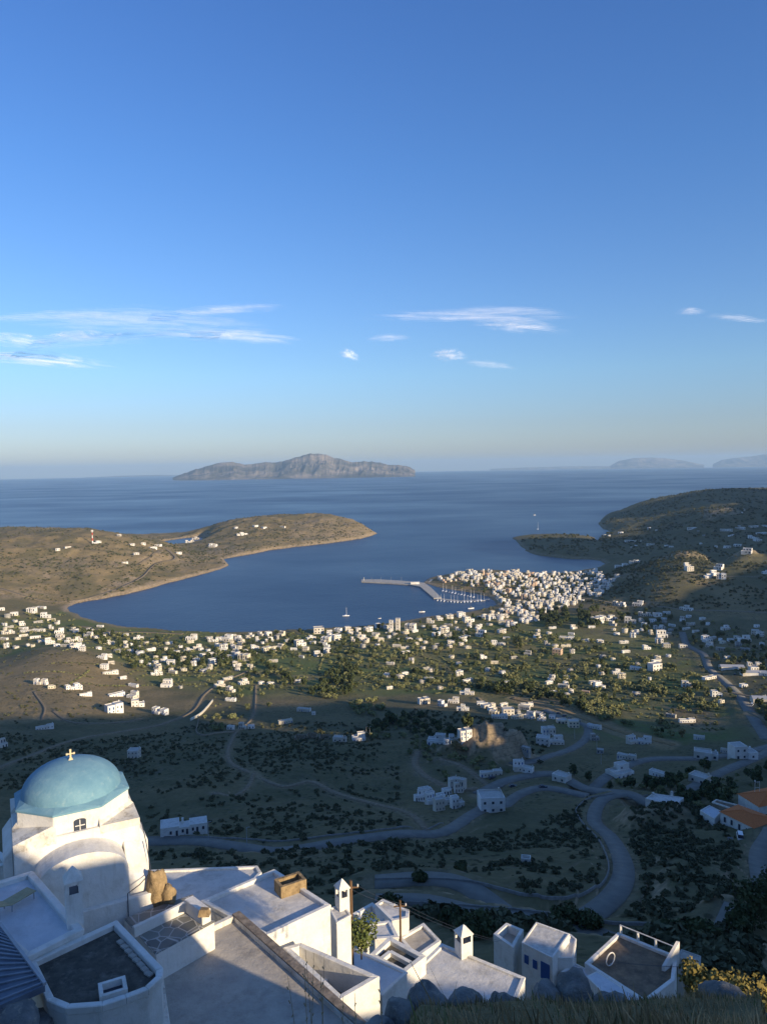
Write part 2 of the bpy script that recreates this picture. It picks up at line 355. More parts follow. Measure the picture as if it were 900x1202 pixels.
# ------------------------------------------------------------------ sampler + ray caster
def TZ(x, y):
    return float(bil(ZZ, acol, wrow, np.array([x/max(y, 1)]), np.array([math.log(max(y, 2.6))]))[0])
TS = np.exp(np.linspace(math.log(8), math.log(6000), 3000))
def G(u, v, up=0.0):
    """where the ray through u, v meets the ground"""
    d = ray(u, v); k = TS/d.y
    x = d.x*k; y = TS; z = CAMZ+d.z*k
    g = bil(ZZ, acol, wrow, x/y, np.log(y))
    h = np.nonzero(z-up < np.maximum(g, 0))[0]
    i = h[0] if len(h) else len(TS)-1
    if i > 0:
        a = (z[i-1]-up)-max(g[i-1], 0); b = max(g[i], 0)-(z[i]-up); t = a/(a+b+1e-9)
    else: t = 0; i = 1
    X_, Y_ = x[i-1]+(x[i]-x[i-1])*t, y[i-1]+(y[i]-y[i-1])*t
    return Vector((X_, Y_, max(TZ(X_, Y_), 0)))
# ------------------------------------------------------------------ roads
def spline(pts, step=None, n=12):
    pts = [np.array(p, float) for p in pts]; out = []
    P_ = [2*pts[0]-pts[1]]+pts+[2*pts[-1]-pts[-2]]
    for i in range(1, len(P_)-2):
        p0, p1, p2, p3 = P_[i-1:i+3]
        for k in range(n):
            t = k/n; out.append(0.5*((2*p1)+(-p0+p2)*t+(2*p0-5*p1+4*p2-p3)*t*t+(-p0+3*p1-3*p2+p3)*t**3))
    out.append(pts[-1]); return out
ROADS = [  # name, width, material, pixels
 ('winding_road', 5.6, 'asphalt', [(120,990),(170,989),(230,990),(280,990),(330,993),(400,985),(470,976),(520,972),(555,957),(585,945)],),
 ('winding_road', 5.6, 'asphalt', [(585,945),(610,935),(640,930),(690,932)]),
 ('winding_road', 5.6, 'asphalt', [(440,1042),(500,1040),(545,1045),(600,1058),(650,1063),(700,1054),(728,1035),(730,1010),(716,985),(697,962),(705,945),(735,939),(762,940)]),
 ('winding_road', 6.0, 'asphalt', [(762,940),(800,930),(850,905),(905,885)]),
 ('hillside_road', 3.9, 'asphalt', [(440,1064),(500,1066),(560,1070),(620,1076),(690,1086),(740,1091),(800,1094),(840,1089),(862,1078)]),
 ('hillside_road', 5.2, 'asphalt', [(915,1060),(895,1030),(890,1005),(905,985)]),
 ('village_road', 6.5, 'asphalt', [(560,930),(600,916),(650,915),(690,926),(740,933),(762,940)]),
 ('village_road', 6.0, 'asphalt', [(640,835),(665,845),(688,853),(686,868),(660,884),(630,890),(600,893)]),
 ('valley_road', 9.0, 'asphalt', [(800,742),(806,757),(825,768),(832,785),(850,800),(868,818),(885,845),(900,865)]),
 ('valley_road', 6.0, 'asphalt', [(690,925),(720,905),(760,893),(830,888),(905,878)]),
 ('village_lane', 4.0, 'gravel', [(490,883),(487,897),(500,912),(530,922),(560,925)]),
 ('village_lane', 3.2, 'gravel', [(515,893),(540,898),(560,912),(575,922)]),
 ('hill_track', 3.6, 'gravel', [(-5,900),(40,885),(90,868),(150,858),(190,850),(225,835),(240,815),(262,800),(290,788)]),
 ('hill_track', 2.6, 'gravel', [(300,805),(297,840),(275,862),(268,890),(295,908),(330,920),(365,919),(395,932),(440,945),(475,955),(500,968)]),
 ('hill_track', 2.2, 'gravel', [(250,928),(275,930),(290,925),(298,910)]),
 ('hill_track', 2.4, 'gravel', [(40,812),(52,830),(49,843)]), ('hill_track', 2.4, 'gravel', [(62,835),(80,845),(110,848),(150,848),(165,845)]),
 ('headland_track', 6.5, 'gravel', [(0,690),(30,700),(75,706),(110,700),(145,688),(168,676),(182,662),(205,655),(196,645),(182,640)]),
 ('headland_track', 4.0, 'gravel', [(160,664),(178,652),(190,645)]),
 ('coast_road', 8.0, 'gravel', [(660,700),(690,703),(720,708),(780,712),(850,717),(905,719)]),
 ('hill_track', 5.0, 'gravel', [(700,672),(745,676),(815,674),(870,676),(905,678)]),
 ('field_track', 5.5, 'earth', [(600,820),(640,828),(690,845),(740,862),(790,872)]),
 ('field_track', 4.0, 'gravel', [(850,812),(880,817),(905,820)]), ('field_track', 4.0, 'gravel', [(880,838),(905,846)]),
 ('field_track', 3.5, 'gravel', [(560,820),(575,828),(610,836),(640,836)]),
 ('beach_road', 6.0, 'gravel', [(95,735),(130,741),(170,742),(215,744)]),
 ('field_track', 3.5, 'gravel', [(833,772),(855,773),(872,773)]),
]
M_ASPH = None
def road_materials():
    k = NM('asphalt', 0.9, 0.25); v = k.coord('World')
    k.color(k.mix(k.noise(v, 0.25, 6), (0.205, 0.20, 0.18), (0.145, 0.143, 0.13))); a = k.m
    k = NM('gravel_track', 0.95, 0.1); v = k.coord('World')
    k.color(k.mix(k.noise(v, 0.6, 6), (0.27, 0.22, 0.15), (0.16, 0.125, 0.085))); g = k.m
    k = NM('earth_track', 0.95, 0.1); v = k.coord('World')
    k.color(k.mix(k.noise(v, 0.3, 6), (0.30, 0.21, 0.11), (0.2, 0.145, 0.075))); e = k.m
    k = NM('verge_concrete', 0.9, 0.2); v = k.coord('World')
    k.color(k.mix(k.noise(v, 0.8, 6), (0.24, 0.235, 0.22), (0.15, 0.145, 0.13))); c = k.m
    return dict(asphalt=a, gravel=g, earth=e, verge=c)
RM = road_materials()
road_lines = []
for nm, w, mt, px in ROADS:
    pts = [G(u, v) for u, v in px]
    sp2 = spline([(p.x, p.y) for p in pts], n=14)
    # resample
    L = [0.0]
    for a, b in zip(sp2, sp2[1:]): L.append(L[-1]+float(np.linalg.norm(b-a)))
    step = 2.5; N = max(4, int(L[-1]/step)); xs = np.interp(np.linspace(0, L[-1], N), L, [p[0] for p in sp2]); ys = np.interp(np.linspace(0, L[-1], N), L, [p[1] for p in sp2])
    ys = np.maximum(ys, 9)
    zs = bil(ZZ, acol, wrow, xs/ys, np.log(ys)); kk = 9 if mt == 'asphalt' else 5
    for _ in range(3):
        zp = np.pad(zs, kk, mode='edge'); zs = np.convolve(zp, np.ones(2*kk+1)/(2*kk+1), 'valid')
    road_lines.append((nm, w, mt, xs, ys, zs))
ROADD = np.full(XX.shape, 1e9)
for nm, w, mt, xs, ys, zs in road_lines:
    lo, hi = ys.min()-w*3, ys.max()+w*3
    r0, r1 = np.searchsorted(wrow, math.log(max(lo, 7.1))), np.searchsorted(wrow, math.log(max(hi, 8)))
    subX, subY = XX[r0:r1], YY[r0:r1]
    best = np.full(subX.shape, 1e9); bz = np.zeros(subX.shape)
    for i in range(len(xs)):
        d = (subX-xs[i])**2+(subY-ys[i])**2; m = d < best; best[m] = d[m]; bz[m] = zs[i]
    best = np.sqrt(best); f = 1-sstep(w*0.62+1.2, w*1.5+4.0, best)
    ZZ[r0:r1] = np.where(SD[r0:r1] > 0, ZZ[r0:r1]*(1-f)+(bz-0.25)*f, ZZ[r0:r1])
    ROADD[r0:r1] = np.minimum(ROADD[r0:r1], best-w/2)
def ribbon(name, xs, ys, zs, off0, off1, dz, mat, kind='structure', thick=None):
    n = len(xs); tx = np.gradient(xs); ty = np.gradient(ys); l = np.hypot(tx, ty)+1e-9; nx, ny = -ty/l, tx/l
    V = []; F = []
    for o_ in (off0, off1): V += [(xs[i]+nx[i]*o_, ys[i]+ny[i]*o_, zs[i]+dz) for i in range(n)]
    for o_ in (off0, off1): V += [(xs[i]+nx[i]*o_, ys[i]+ny[i]*o_, zs[i]+dz-(thick or 0.6)) for i in range(n)]
    for i in range(n-1):
        F += [(i, i+1, n+i+1, n+i), (2*n+i, 2*n+i+1, i+1, i), (n+i, n+i+1, 3*n+i+1, 3*n+i)]
    F += [(0, n, 3*n, 2*n), (n-1, 3*n-1, 4*n-1, 2*n-1)]
    o = link(name, mesh_np(name, V, F), mat)
    return tag(o, kind=kind) if kind else o
# ------------------------------------------------------------------ ground cover colour; the shaded valley is darkened through its dry mask
def region(pts, soft, z=None):
    """soft mask of a pixel-outlined piece of ground, in world metres"""
    w = [tuple(G(u, v)[:2]) for u, v in pts]
    return sstep(-soft, soft, sdist(XX, YY, w)+(fbm(XX/30, YY/30, 77, 3)-0.5)*soft*1.2)
nz = fbm(XX/45, YY/45, 41, 4); nz2 = fbm(XX/12, YY/12, 43, 4)
dry = 0.25+0.5*sstep(0.4, 0.65, nz)
dry = np.where(YY > 1350, 0.45+0.5*sstep(0.35, 0.6, nz), dry); dry = dry*np.where((YY > 1250) & (XX > 250), 0.3, 1)*np.where((YY > 60) & (YY < 640) & (XX > -300), 0.45, 1)  # dry cover cut on the shaded valley and right hills to darken them
green = np.zeros_like(dry); rock = np.zeros_like(dry)
brown = region([(-40,790),(20,778),(60,762),(105,768),(150,790),(160,800),(150,830),(90,845),(0,850),(-40,850)], 14); dry = np.maximum(dry, brown*0.95)
plainm = region([(-60,735),(78,716),(200,745),(400,742),(560,722),(660,720),(760,735),(820,780),(880,870),(700,872),(560,820),(480,815),(300,820),(170,800),(120,768),(40,762),(-60,770)], 20)
# small fields of different colour
cell = _hash(np.floor((XX*0.8+YY*0.35+18*vnoise(XX/60, YY/60, 5))/42), np.floor((YY*0.9-XX*0.3)/30), 7)
green = np.maximum(green, plainm*np.clip(0.55+0.6*(cell > 0.4)-0.7*(cell > 0.86), 0, 1))
dry = dry*(1-plainm)+plainm*(0.25+0.6*(cell < 0.25)+0.2*nz)
strip = region([(600,815),(650,820),(700,838),(745,858),(800,872),(790,880),(740,870),(690,852),(640,834),(600,824)], 4); dry = np.maximum(dry, strip); green *= 1-strip
fld = region([(775,828),(830,832),(855,850),(840,862),(790,848)], 5); dry = np.maximum(dry, fld*0.95); green *= 1-fld
soil = region([(370,745+60),(445,800),(450,815),(400,820)], 5); dry = np.maximum(dry, soil*0.8)
slope = np.hypot(np.gradient(ZZ, axis=0)/np.gradient(YY, axis=0), np.gradient(ZZ, axis=1)/(np.gradient(XX, axis=1)+1e-6))
rock = np.maximum(rock, sstep(0.45, 0.9, slope+0.5*(nz2-0.5))*0.85*(YY > 60))
rock = np.maximum(rock, np.clip(F_out*1.3*sstep(0.25, 0.5, nz2), 0, 1)*0.9); rock = np.maximum(rock, F_out2*0.7); rock = np.maximum(rock, F_md*0.5*sstep(0.3, 0.6, nz2))
rock = np.maximum(rock, np.maximum(F_b, F_c)*sstep(0.3, 0.6, nz2)*0.9)
rock = np.maximum(rock, (SD > 0)*sstep(17, 5, SD)*(YY > 1150)*np.where((XX < 100), 1, 0.5)*np.where(YY < 1300, 0.5, 1))       # pale rock along the waterline
for pts, k_ in (([(118,690),(158,672),(165,678),(140,692),(120,698)], 0.95), ([(48,672),(60,668),(64,680),(52,684)], 0.9), ([(125,655),(150,660),(140,668),(124,662)], 0.6),
                ([(820,600),(862,595),(868,605),(830,612)], 0.8), ([(140,692),(190,680),(190,686),(145,697)], 0.9), ([(345,612),(400,608),(430,618),(400,632),(340,632)], 0.45), ([(20,655),(110,650),(120,668),(30,680)], 0.35), ([(200,648),(262,640),(300,645),(262,656),(215,672)], 0.5), ([(430,620),(441,624),(420,631),(360,640),(350,634)], 0.7), ([(-10,690),(40,688),(60,700),(0,704)], 0.5), ([(160,655),(190,648),(196,656),(165,664)], 0.6)):
    rock = np.maximum(rock, region(pts, 9)*k_*sstep(0.38, 0.52, nz2))
hi = region([(400,800),(480,800),(480,812),(400,815)], 6)
dry = np.where(YY < 60, 0.45, dry)
gl = region([(175,741),(255,741),(250,748),(180,749)], 3); green = np.maximum(green, gl); dry *= 1-gl
shoulder = np.exp(-np.maximum(ROADD, 0)/1.5)*(YY < 800); rock = np.maximum(rock, shoulder*0.55)
# ------------------------------------------------------------------ build the ground
nr, nc = ZZ.shape
V = np.stack([XX, YY, ZZ], -1).reshape(-1, 3)
idx = np.arange(nr*nc).reshape(nr, nc)
F = np.stack([idx[:-1, :-1], idx[:-1, 1:], idx[1:, 1:], idx[1:, :-1]], -1).reshape(-1, 4)
keep = (SD > -60); kf = keep[:-1, :-1] | keep[1:, 1:]; F = F[kf.ravel()]
me = mesh_np('ground', V, F, True)
ca = me.color_attributes.new('cover', 'FLOAT_COLOR', 'POINT')
colr = np.stack([dry, green, rock, np.ones_like(dry)], -1).reshape(-1, 4).astype(np.float32)
if len(me.vertices) == nr*nc: ca.data.foreach_set('color', colr.ravel())
ground = link('ground', me, M_TERR); tag(ground, 'dry scrub covered island ground running down from the hilltop village to the bay', kind='structure')
for nm, w, mt, xs, ys, zs in road_lines:
    o = ribbon(nm, xs, ys, zs, -w/2, w/2, 0.14 if mt == 'asphalt' else 0.10, RM[mt])
# ------------------------------------------------------------------ sea, following the earth's curve to the real horizon
RE = 6371000.0
rr = np.concatenate([np.linspace(600, 6000, 60), np.exp(np.linspace(math.log(6300), math.log(60000), 90))]); th = np.linspace(R_(40), R_(140), 160)
RRg, TTg = np.meshgrid(rr, th); SX, SY = RRg*np.cos(TTg), RRg*np.sin(TTg); SZ = -RRg**2/(2*RE)
n0, n1 = SX.shape; idx = np.arange(n0*n1).reshape(n0, n1)
F = np.stack([idx[:-1, :-1], idx[:-1, 1:], idx[1:, 1:], idx[1:, :-1]], -1).reshape(-1, 4)
k = NM('sea_water', 0.32, 0.5); v = k.coord('World')
k.b.inputs['IOR'].default_value = 1.33
wv = k.noise(v, 0.02, 6, 0.6, 0.3, 0.7); ww = k.noise(v, 0.0012, 5, 0.6, 0.35, 0.65, stretch=(0.6, 1.0, 1))
k.color(k.mix(ww, (0.010, 0.034, 0.082), (0.015, 0.044, 0.10)))
rg = k.n.new('ShaderNodeMapRange'); rg.inputs[3].default_value = 0.28; rg.inputs[4].default_value = 0.42; k.l.new(ww, rg.inputs[0]); k.l.new(rg.outputs[0], k.b.inputs['Roughness'])
k.bump(k.math('ADD', k.noise(v, 0.12, 5, 0.6, 0.2, 0.8), wv), 0.35, 1.2)
sea = link('sea', mesh_np('sea', np.stack([SX, SY, SZ], -1).reshape(-1, 3), F[:, ::-1], True), k.m); tag(sea, 'calm deep blue sea filling the bay and running to the horizon', kind='structure')
# ------------------------------------------------------------------ the mountain behind and to the right of the photographer (unseen; crest shaped to cast the evening shade)
HC = [(-400,262),(-200,255),(-60,250),(0,247),(12,247),(14.2,242),(16,240),(18.9,239.5),(20.2,233.0),(22,231),(26,229.3),(31,227.5),(34.5,226.6),(37.7,223),(42,221),(48,219),(56,216.3),(58.5,214),(63,213.4),(68,217),(80,229),(95,239),(150,238),(200,226),(251,214),(293,203),(340,190),
      (356,186),(360,146),(374,146),(379,180),(429,173),(480,158),(505,135),(530,122),(560,122),(580,104),(602,90),(700,82),(799,79),(866,86),(906,96),(1000,110),(1025,119),(1059,130),(1132,138),(1181,140),(1230,147),(1320,154),(1400,156),(1470,157),(1526,160),(1560,170),(1610,195),(1700,265),  # notch cut in the crest to let sun onto the outcrop
      (1790,335),(1850,352),(2050,352),(2140,315),(2240,268),(2318,264),(2380,284),(2440,280),(2520,284),(2640,298),(2766,302),(2840,345),(2950,392),(3190,402),(3600,410),(4200,420)]
def crest_s(c): return -24-0.55*c+0.00006*c*c if c > 0 else -24+0.05*c
cs = np.unique(np.concatenate([np.linspace(-400, 0, 60), np.linspace(0, 100, 260), np.linspace(100, 4200, 420)])); tt = np.concatenate([-np.geomspace(1, 700, 26)[::-1], [0], np.geomspace(1, 700, 26)])
V = []
for c in cs:
    H = np.interp(c, [h[0] for h in HC], [h[1] for h in HC]); s0 = crest_s(c); zc = H-TE*s0
    zc += (float(vnoise(np.array([c/35.]), np.array([0.5]), 3)[0])-0.5)*min(6, abs(c)*0.015)
    for t in tt:
        s_ = s0+t; z = zc-((1.5 if c < 500 else 1.0)*abs(t) if t > 0 else 0.35*abs(t)); z -= abs(t)*0.12*(float(vnoise(np.array([c/60.]), np.array([t/60.]), 8)[0]))
        V.append((c*CA-s_*SA, c*SA+s_*CA, max(z, -30)))
n0, n1 = len(cs), len(tt); idx = np.arange(n0*n1).reshape(n0, n1)
F = np.stack([idx[:-1, :-1], idx[1:, :-1], idx[1:, 1:], idx[:-1, 1:]], -1).reshape(-1, 4)
me = mesh_np('mountain', V, F, True); me.color_attributes.new('cover', 'FLOAT_COLOR', 'POINT')
mt_ = link('mountain', me, M_TERR); tag(mt_, 'rocky mountain ridge unseen behind the viewpoint, crest shaped to shade the valley', kind='structure')
# ------------------------------------------------------------------ haze
hz = MB(); hz.box(-45000, -1500, -300, 45000, 62000, 640); k = bpy.data.materials.new('haze'); k.use_nodes = True
nt = k.node_tree; nt.nodes.remove(nt.nodes['Principled BSDF']); pv = nt.nodes.new('ShaderNodeVolumePrincipled')
pv.inputs['Color'].default_value = (0.47, 0.71, 1.0, 1); pv.inputs['Density'].default_value = 2.5e-5; pv.inputs['Anisotropy'].default_value = 0.0
nt.links.new(pv.outputs[0], nt.nodes['Material Output'].inputs['Volume'])
haze = hz.link('haze', k); tag(haze, 'thin bluish evening haze over the sea and the far islands', 'haze', kind='stuff')
# ------------------------------------------------------------------ far islands
def island(name, label, prof, Y, depth, seed, col):
    us = np.array([p[0] for p in prof], float); vs = np.array([p[1] for p in prof], float); zb = -Y*Y/(2*RE)
    n = max(60, int((us[-1]-us[0])*2.2)); U = np.linspace(us[0], us[-1], n); Vv = np.interp(U, us, vs); T = np.linspace(-1, 1, 41)
    V = []
    for u, v in zip(U, Vv):
        v = v-(2.2*(float(fbm(np.array([u/9.]), np.array([.3]), seed, 4, True)[0])-.6) if Y < 30000 else 0)
        p = PY(u, v, Y); h = max(p.z-zb, 2)
        for t in T:
            x = p.x*(1+t*depth/Y); y = Y+t*depth
            r = float(fbm(np.array([x/(depth*.22)]), np.array([y/(depth*.5)]), seed, 5, True)[0])
            e = 1-abs(t)**1.2; V.append((x, y, zb-20+(h+20)*e*(1-0.95*(1-r)*min(1, abs(t)*3.0))+0.0))
    m = len(T); idx = np.arange(n*m).reshape(n, m)
    F = np.stack([idx[:-1, :-1], idx[1:, :-1], idx[1:, 1:], idx[:-1, 1:]], -1).reshape(-1, 4)
    o = link(name, mesh_np(name, V, F, True), col); tag(o, label, kind='structure'); return o
k = NM('island_rock', 0.95, 0.1); v = k.coord('World')
k.color(k.mix(k.noise(v, 0.0011, 9, 0.7, 0.45, 0.62), (0.085, 0.085, 0.08), (0.30, 0.25, 0.20))); M_ISL = k.m
island('far_island', 'long mountainous island on the horizon left of centre', [(203,560.5),(212,557),(225,552.5),(245,547),(257,543.5),(270,542.5),(283,544),(295,545.5),(308,542.5),(320,543.5),(332,542),(342,538.5),(352,536),(362,533),(373,532.5),(383,534),(392,538),(402,539),(414,542.5),(428,541.5),(445,543),(455,545.5),(466,545.5),(478,547.5),(487,551.5)], 20000, 2600, 5, M_ISL)
island('far_island', 'pale low island on the horizon at the right', [(716,546.5),(726,541),(745,537.5),(765,537),(785,538.5),(800,540.5),(826,545.5)], 46000, 3500, 9, M_ISL)
island('far_island', 'pale island on the horizon at the right edge of the view', [(836,545),(846,540),(862,537.5),(880,536),(900,532.5),(930,531),(960,538)], 46000, 3500, 12, M_ISL)
island('far_island', 'faint flat island on the horizon right of centre', [(575,550.3),(620,548.5),(660,547.5),(700,547),(722,547)], 52000, 2500, 15, M_ISL)
island('far_island', 'faint flat island on the horizon at the left', [(100,560.5),(140,558.5),(180,557.5),(215,557.5),(240,559)], 50000, 2500, 18, M_ISL)
# ------------------------------------------------------------------ thin high clouds
def cloud_mat(seed, dens):
    m = bpy.data.materials.new('cirrus_veil'); m.use_nodes = True; n = m.node_tree.nodes; l = m.node_tree.links; n.remove(n['Principled BSDF'])
    tc = n.new('ShaderNodeTexCoord'); mp = n.new('ShaderNodeMapping'); mp.inputs['Scale'].default_value = (1.0, 2.6, 1); mp.inputs['Location'].default_value = (seed*3.7, seed*1.3, 0); l.new(tc.outputs['UV'], mp.inputs[0])
    no = n.new('ShaderNodeTexNoise'); no.inputs['Scale'].default_value = 3.4; no.inputs['Detail'].default_value = 10; no.inputs['Roughness'].default_value = 0.74; no.inputs['Distortion'].default_value = 1.6; l.new(mp.outputs[0], no.inputs[0])
    gr = n.new('ShaderNodeSeparateXYZ'); l.new(tc.outputs['UV'], gr.inputs[0])
    def mth(op, a, b):
        t = n.new('ShaderNodeMath'); t.operation = op
        for i, x in enumerate((a, b)):
            if isinstance(x, (int, float)): t.inputs[i].default_value = x
            else: l.new(x, t.inputs[i])
        return t.outputs[0]
    dx = mth('MULTIPLY', mth('SUBTRACT', gr.outputs[0], .5), 2.0); dy = mth('MULTIPLY', mth('SUBTRACT', gr.outputs[1], .5), 2.0)
    r = mth('ADD', mth('MULTIPLY', dx, dx), mth('MULTIPLY', dy, dy)); e = mth('SUBTRACT', 1.0, r)
    a = n.new('ShaderNodeMapRange'); a.interpolation_type = 'SMOOTHSTEP'; a.inputs[1].default_value = 0.84; a.inputs[2].default_value = 1.34; a.inputs[4].default_value = dens
    l.new(mth('ADD', mth('MULTIPLY', e, 0.35), mth('MULTIPLY', no.outputs[0], 1.35)), a.inputs[0])
    al = mth('MULTIPLY', a.outputs[0], mth('MINIMUM', mth('MAXIMUM', mth('MULTIPLY', e, 2.2), 0.0), 1.0))
    d = n.new('ShaderNodeBsdfDiffuse'); d.inputs[0].default_value = (0.9, 0.93, 1.0, 1); t = n.new('ShaderNodeBsdfTransparent'); mx = n.new('ShaderNodeMixShader')
    l.new(al, mx.inputs[0]); l.new(t.outputs[0], mx.inputs[1]); l.new(d.outputs[0], mx.inputs[2]); l.new(mx.outputs[0], n['Material Output'].inputs[0])
    return m
CL = [(262,367,150,20,-3,.75,'long wispy white cloud streak high left of centre'),(262,398,200,24,4,.8,'broad wispy white cloud band below the left streak'),(75,373,230,18,-1,.6,'thin straight cloud streak at upper left'),
      (85,397,80,22,0,.7,'small soft cloud patch left of the wispy band'),(35,425,190,22,5,.9,'bright cloud streak low at the left edge'),(15,403,100,22,6,.7,'soft cloud patch above the bright left edge streak'),
      (410,419,26,16,12,.9,'tiny white cloud puff left of centre'),(457,398,52,12,-2,.6,'small faint cloud just left of the largest cloud'),(555,374,240,22,1,.75,'large feathery cloud band right of centre'),(608,386,120,26,6,.75,'denser feathery tail of cloud under the right end of the large cloud band'),
      (526,420,46,19,0,1.0,'small bright cloud puff below the large cloud band'),(572,430,70,12,6,.4,'faint wisp of cloud beside the small bright puff'),(811,367,38,12,-3,.7,'small cloud fleck at upper right'),(866,375,80,12,4,.7,'thin cloud fleck at the right edge'),(170,384,300,44,3,.42,'very faint veil joining the two left cloud bands'),(120,402,230,26,-3,.45,'faint ragged veil under the upper left streaks'),(590,366,150,14,2,.5,'faint upper fringe of the large cloud band')]
for i, (u, v, w, h, tilt, dn, lab) in enumerate(CL):
    D = 27000; c = PY(u, v, D); w_, h_ = w/868*D*0.62, h/868*D*0.9
    V = []; F = []; UVs = []; N = 13; M_ = 7
    for L in range(2):
        for a in range(N):
            for b in range(M_):
                x = a/(N-1)*2-1; y = b/(M_-1)*2-1
                V.append((x*w_*(1-.04*L), y*h_*1.3+L*220+60*math.sin(3*x+i), y*h_*0.75-x*w_*math.tan(R_(tilt))+(1-x*x)*h_*0.25)); UVs.append((a/(N-1), b/(M_-1)+L*0.003))
        o0 = L*N*M_
        for a in range(N-1):
            for b in range(M_-1): F.append((o0+a*M_+b, o0+(a+1)*M_+b, o0+(a+1)*M_+b+1, o0+a*M_+b+1))
    me = mesh_np('cloud', V, F, True); uv = me.uv_layers.new(name='UVMap')
    lv = np.empty(len(me.loops), dtype=np.int32); me.loops.foreach_get('vertex_index', lv); uv.data.foreach_set('uv', np.array(UVs, dtype=np.float32)[lv].ravel())
    o = link('cloud', me, cloud_mat(i, dn*0.6), loc=c); tag(o, lab, 'cloud', 'thin high clouds over the horizon')
# ------------------------------------------------------------------ simple shared materials
M_WHITE = plain('whitewash', (0.72, 0.71, 0.68), 0.85, 0.16, 0.6, 0.2)
kw_ = NM('whitewash', 0.85, 0.2); vw_ = kw_.coord('World'); kw_.color(kw_.mix(kw_.noise(vw_, 0.045, 3, 0.6, 0.40, 0.60), (0.76, 0.75, 0.73), (0.52, 0.47, 0.40))); kw_.color(kw_.mix(kw_.math('MULTIPLY', kw_.noise(vw_, 1.2, 6, 0.7, 0.45, 0.7), 0.35), kw_.mix(kw_.noise(vw_, 0.06, 3, 0.6, 0.42, 0.60), (0.76, 0.75, 0.73), (0.56, 0.51, 0.43)), (0.46, 0.43, 0.38))); M_WHITE = kw_.m
M_CREAM = plain('cream_plaster', (0.66, 0.60, 0.47), 0.9, 0.15, 0.6, 0.2)
M_PINK = plain('rose_plaster', (0.58, 0.42, 0.30), 0.9, 0.15, 0.6, 0.2)
M_GREYW = plain('grey_render', (0.42, 0.40, 0.36), 0.9, 0.25, 0.6, 0.2)
M_ROOFW = plain('roof_screed', (0.50, 0.485, 0.45), 0.95, 0.22, 0.9, 0.1)
M_DARK = plain('dark_opening', (0.035, 0.045, 0.07), 0.5, 0.2, 2.0, 0.4)
M_BLUE = plain('blue_paint', (0.03, 0.09, 0.28), 0.5, 0.2, 2.0, 0.4)
M_WOOD = plain('weathered_wood', (0.16, 0.10, 0.06), 0.8, 0.3, 3.0, 0.2)
M_TILE = plain('terracotta_tiles', (0.62, 0.19, 0.06), 0.8, 0.3, 2.5, 0.2)
M_STONE = plain('field_stone', (0.30, 0.25, 0.18), 0.95, 0.45, 1.3, 0.1, bump=0.6)
M_METAL = plain('grey_metal', (0.38, 0.39, 0.41), 0.45, 0.2, 2.0, 0.5)
M_CONC = plain('quay_concrete', (0.42, 0.40, 0.36), 0.9, 0.2, 0.2, 0.2)
M_HULL = plain('white_gelcoat', (0.82, 0.82, 0.82), 0.3, 0.05, 1.0, 0.5)
M_RED = plain('signal_red', (0.55, 0.05, 0.03), 0.5, 0.1, 1.0, 0.4)
# ------------------------------------------------------------------ pier, quay, pontoon
def flatslab(name, px, z0, z1, mat, **kw):
    m = MB(); m.prism([tuple(P(u, v, z1)[:2]) for u, v in px], z0, z1); o = m.link(name, mat); tag(o, **kw); return o
pier = empty('harbour_pier', P(470, 684, 0)); tag(pier, 'long low concrete pier reaching left into the bay from the harbour', 'pier')
def wchild(o, par): o.parent = par; o.matrix_parent_inverse = Matrix.Translation(-Vector(par.location)); return o
wchild(flatslab('deck', [(424,680),(424,682.5),(452,684),(480,686),(493,688.5),(509,702),(518,701.5),(505,689),(498,684),(470,681.5),(445,680)], -2, 2.0, M_CONC), pier)
o = link('beacon', MB().tube([(0,0,0),(0,0,5),(0,0,5.2),(0,0,6.4)], [.7,.5,.9,.7], 10).mesh('beacon'), M_WHITE, pier, (P(427, 681.3, 2)-Vector(pier.location))); o.location.z = 2
m = MB(); m.box(-9,-3,0,9,3,4).box(-9.4,-3.4,4,9.4,3.4,4.4); o = m.link('shelter', M_WHITE, pier); o.location = P(487, 685.5, 2)-Vector(pier.location); o.location.z = 2
for u in (436, 447, 459, 471):
    p = P(u, 682.5, 2); m = MB(); m.tube([(0,0,0),(0,0,9)], .16, 6); m.bar((0,0,9),(1.6,0,9.3),.2); o = m.link('lamp_post', M_METAL, pier); o.location = p-Vector(pier.location); o.location.z = 2
flatslab('quay', [(503,683),(515,680),(545,688),(575,697),(588,708),(600,706),(592,698),(560,684),(530,678),(505,680)], -2, 1.9, M_CONC, kind='structure')
pont = flatslab('pontoon', [(511,703),(540,706.5),(574,704.5),(574,703),(540,704.8),(511,701.6)], -.5, 0.7, M_CONC, label='floating pontoon where the yachts are moored', cat='pontoon')
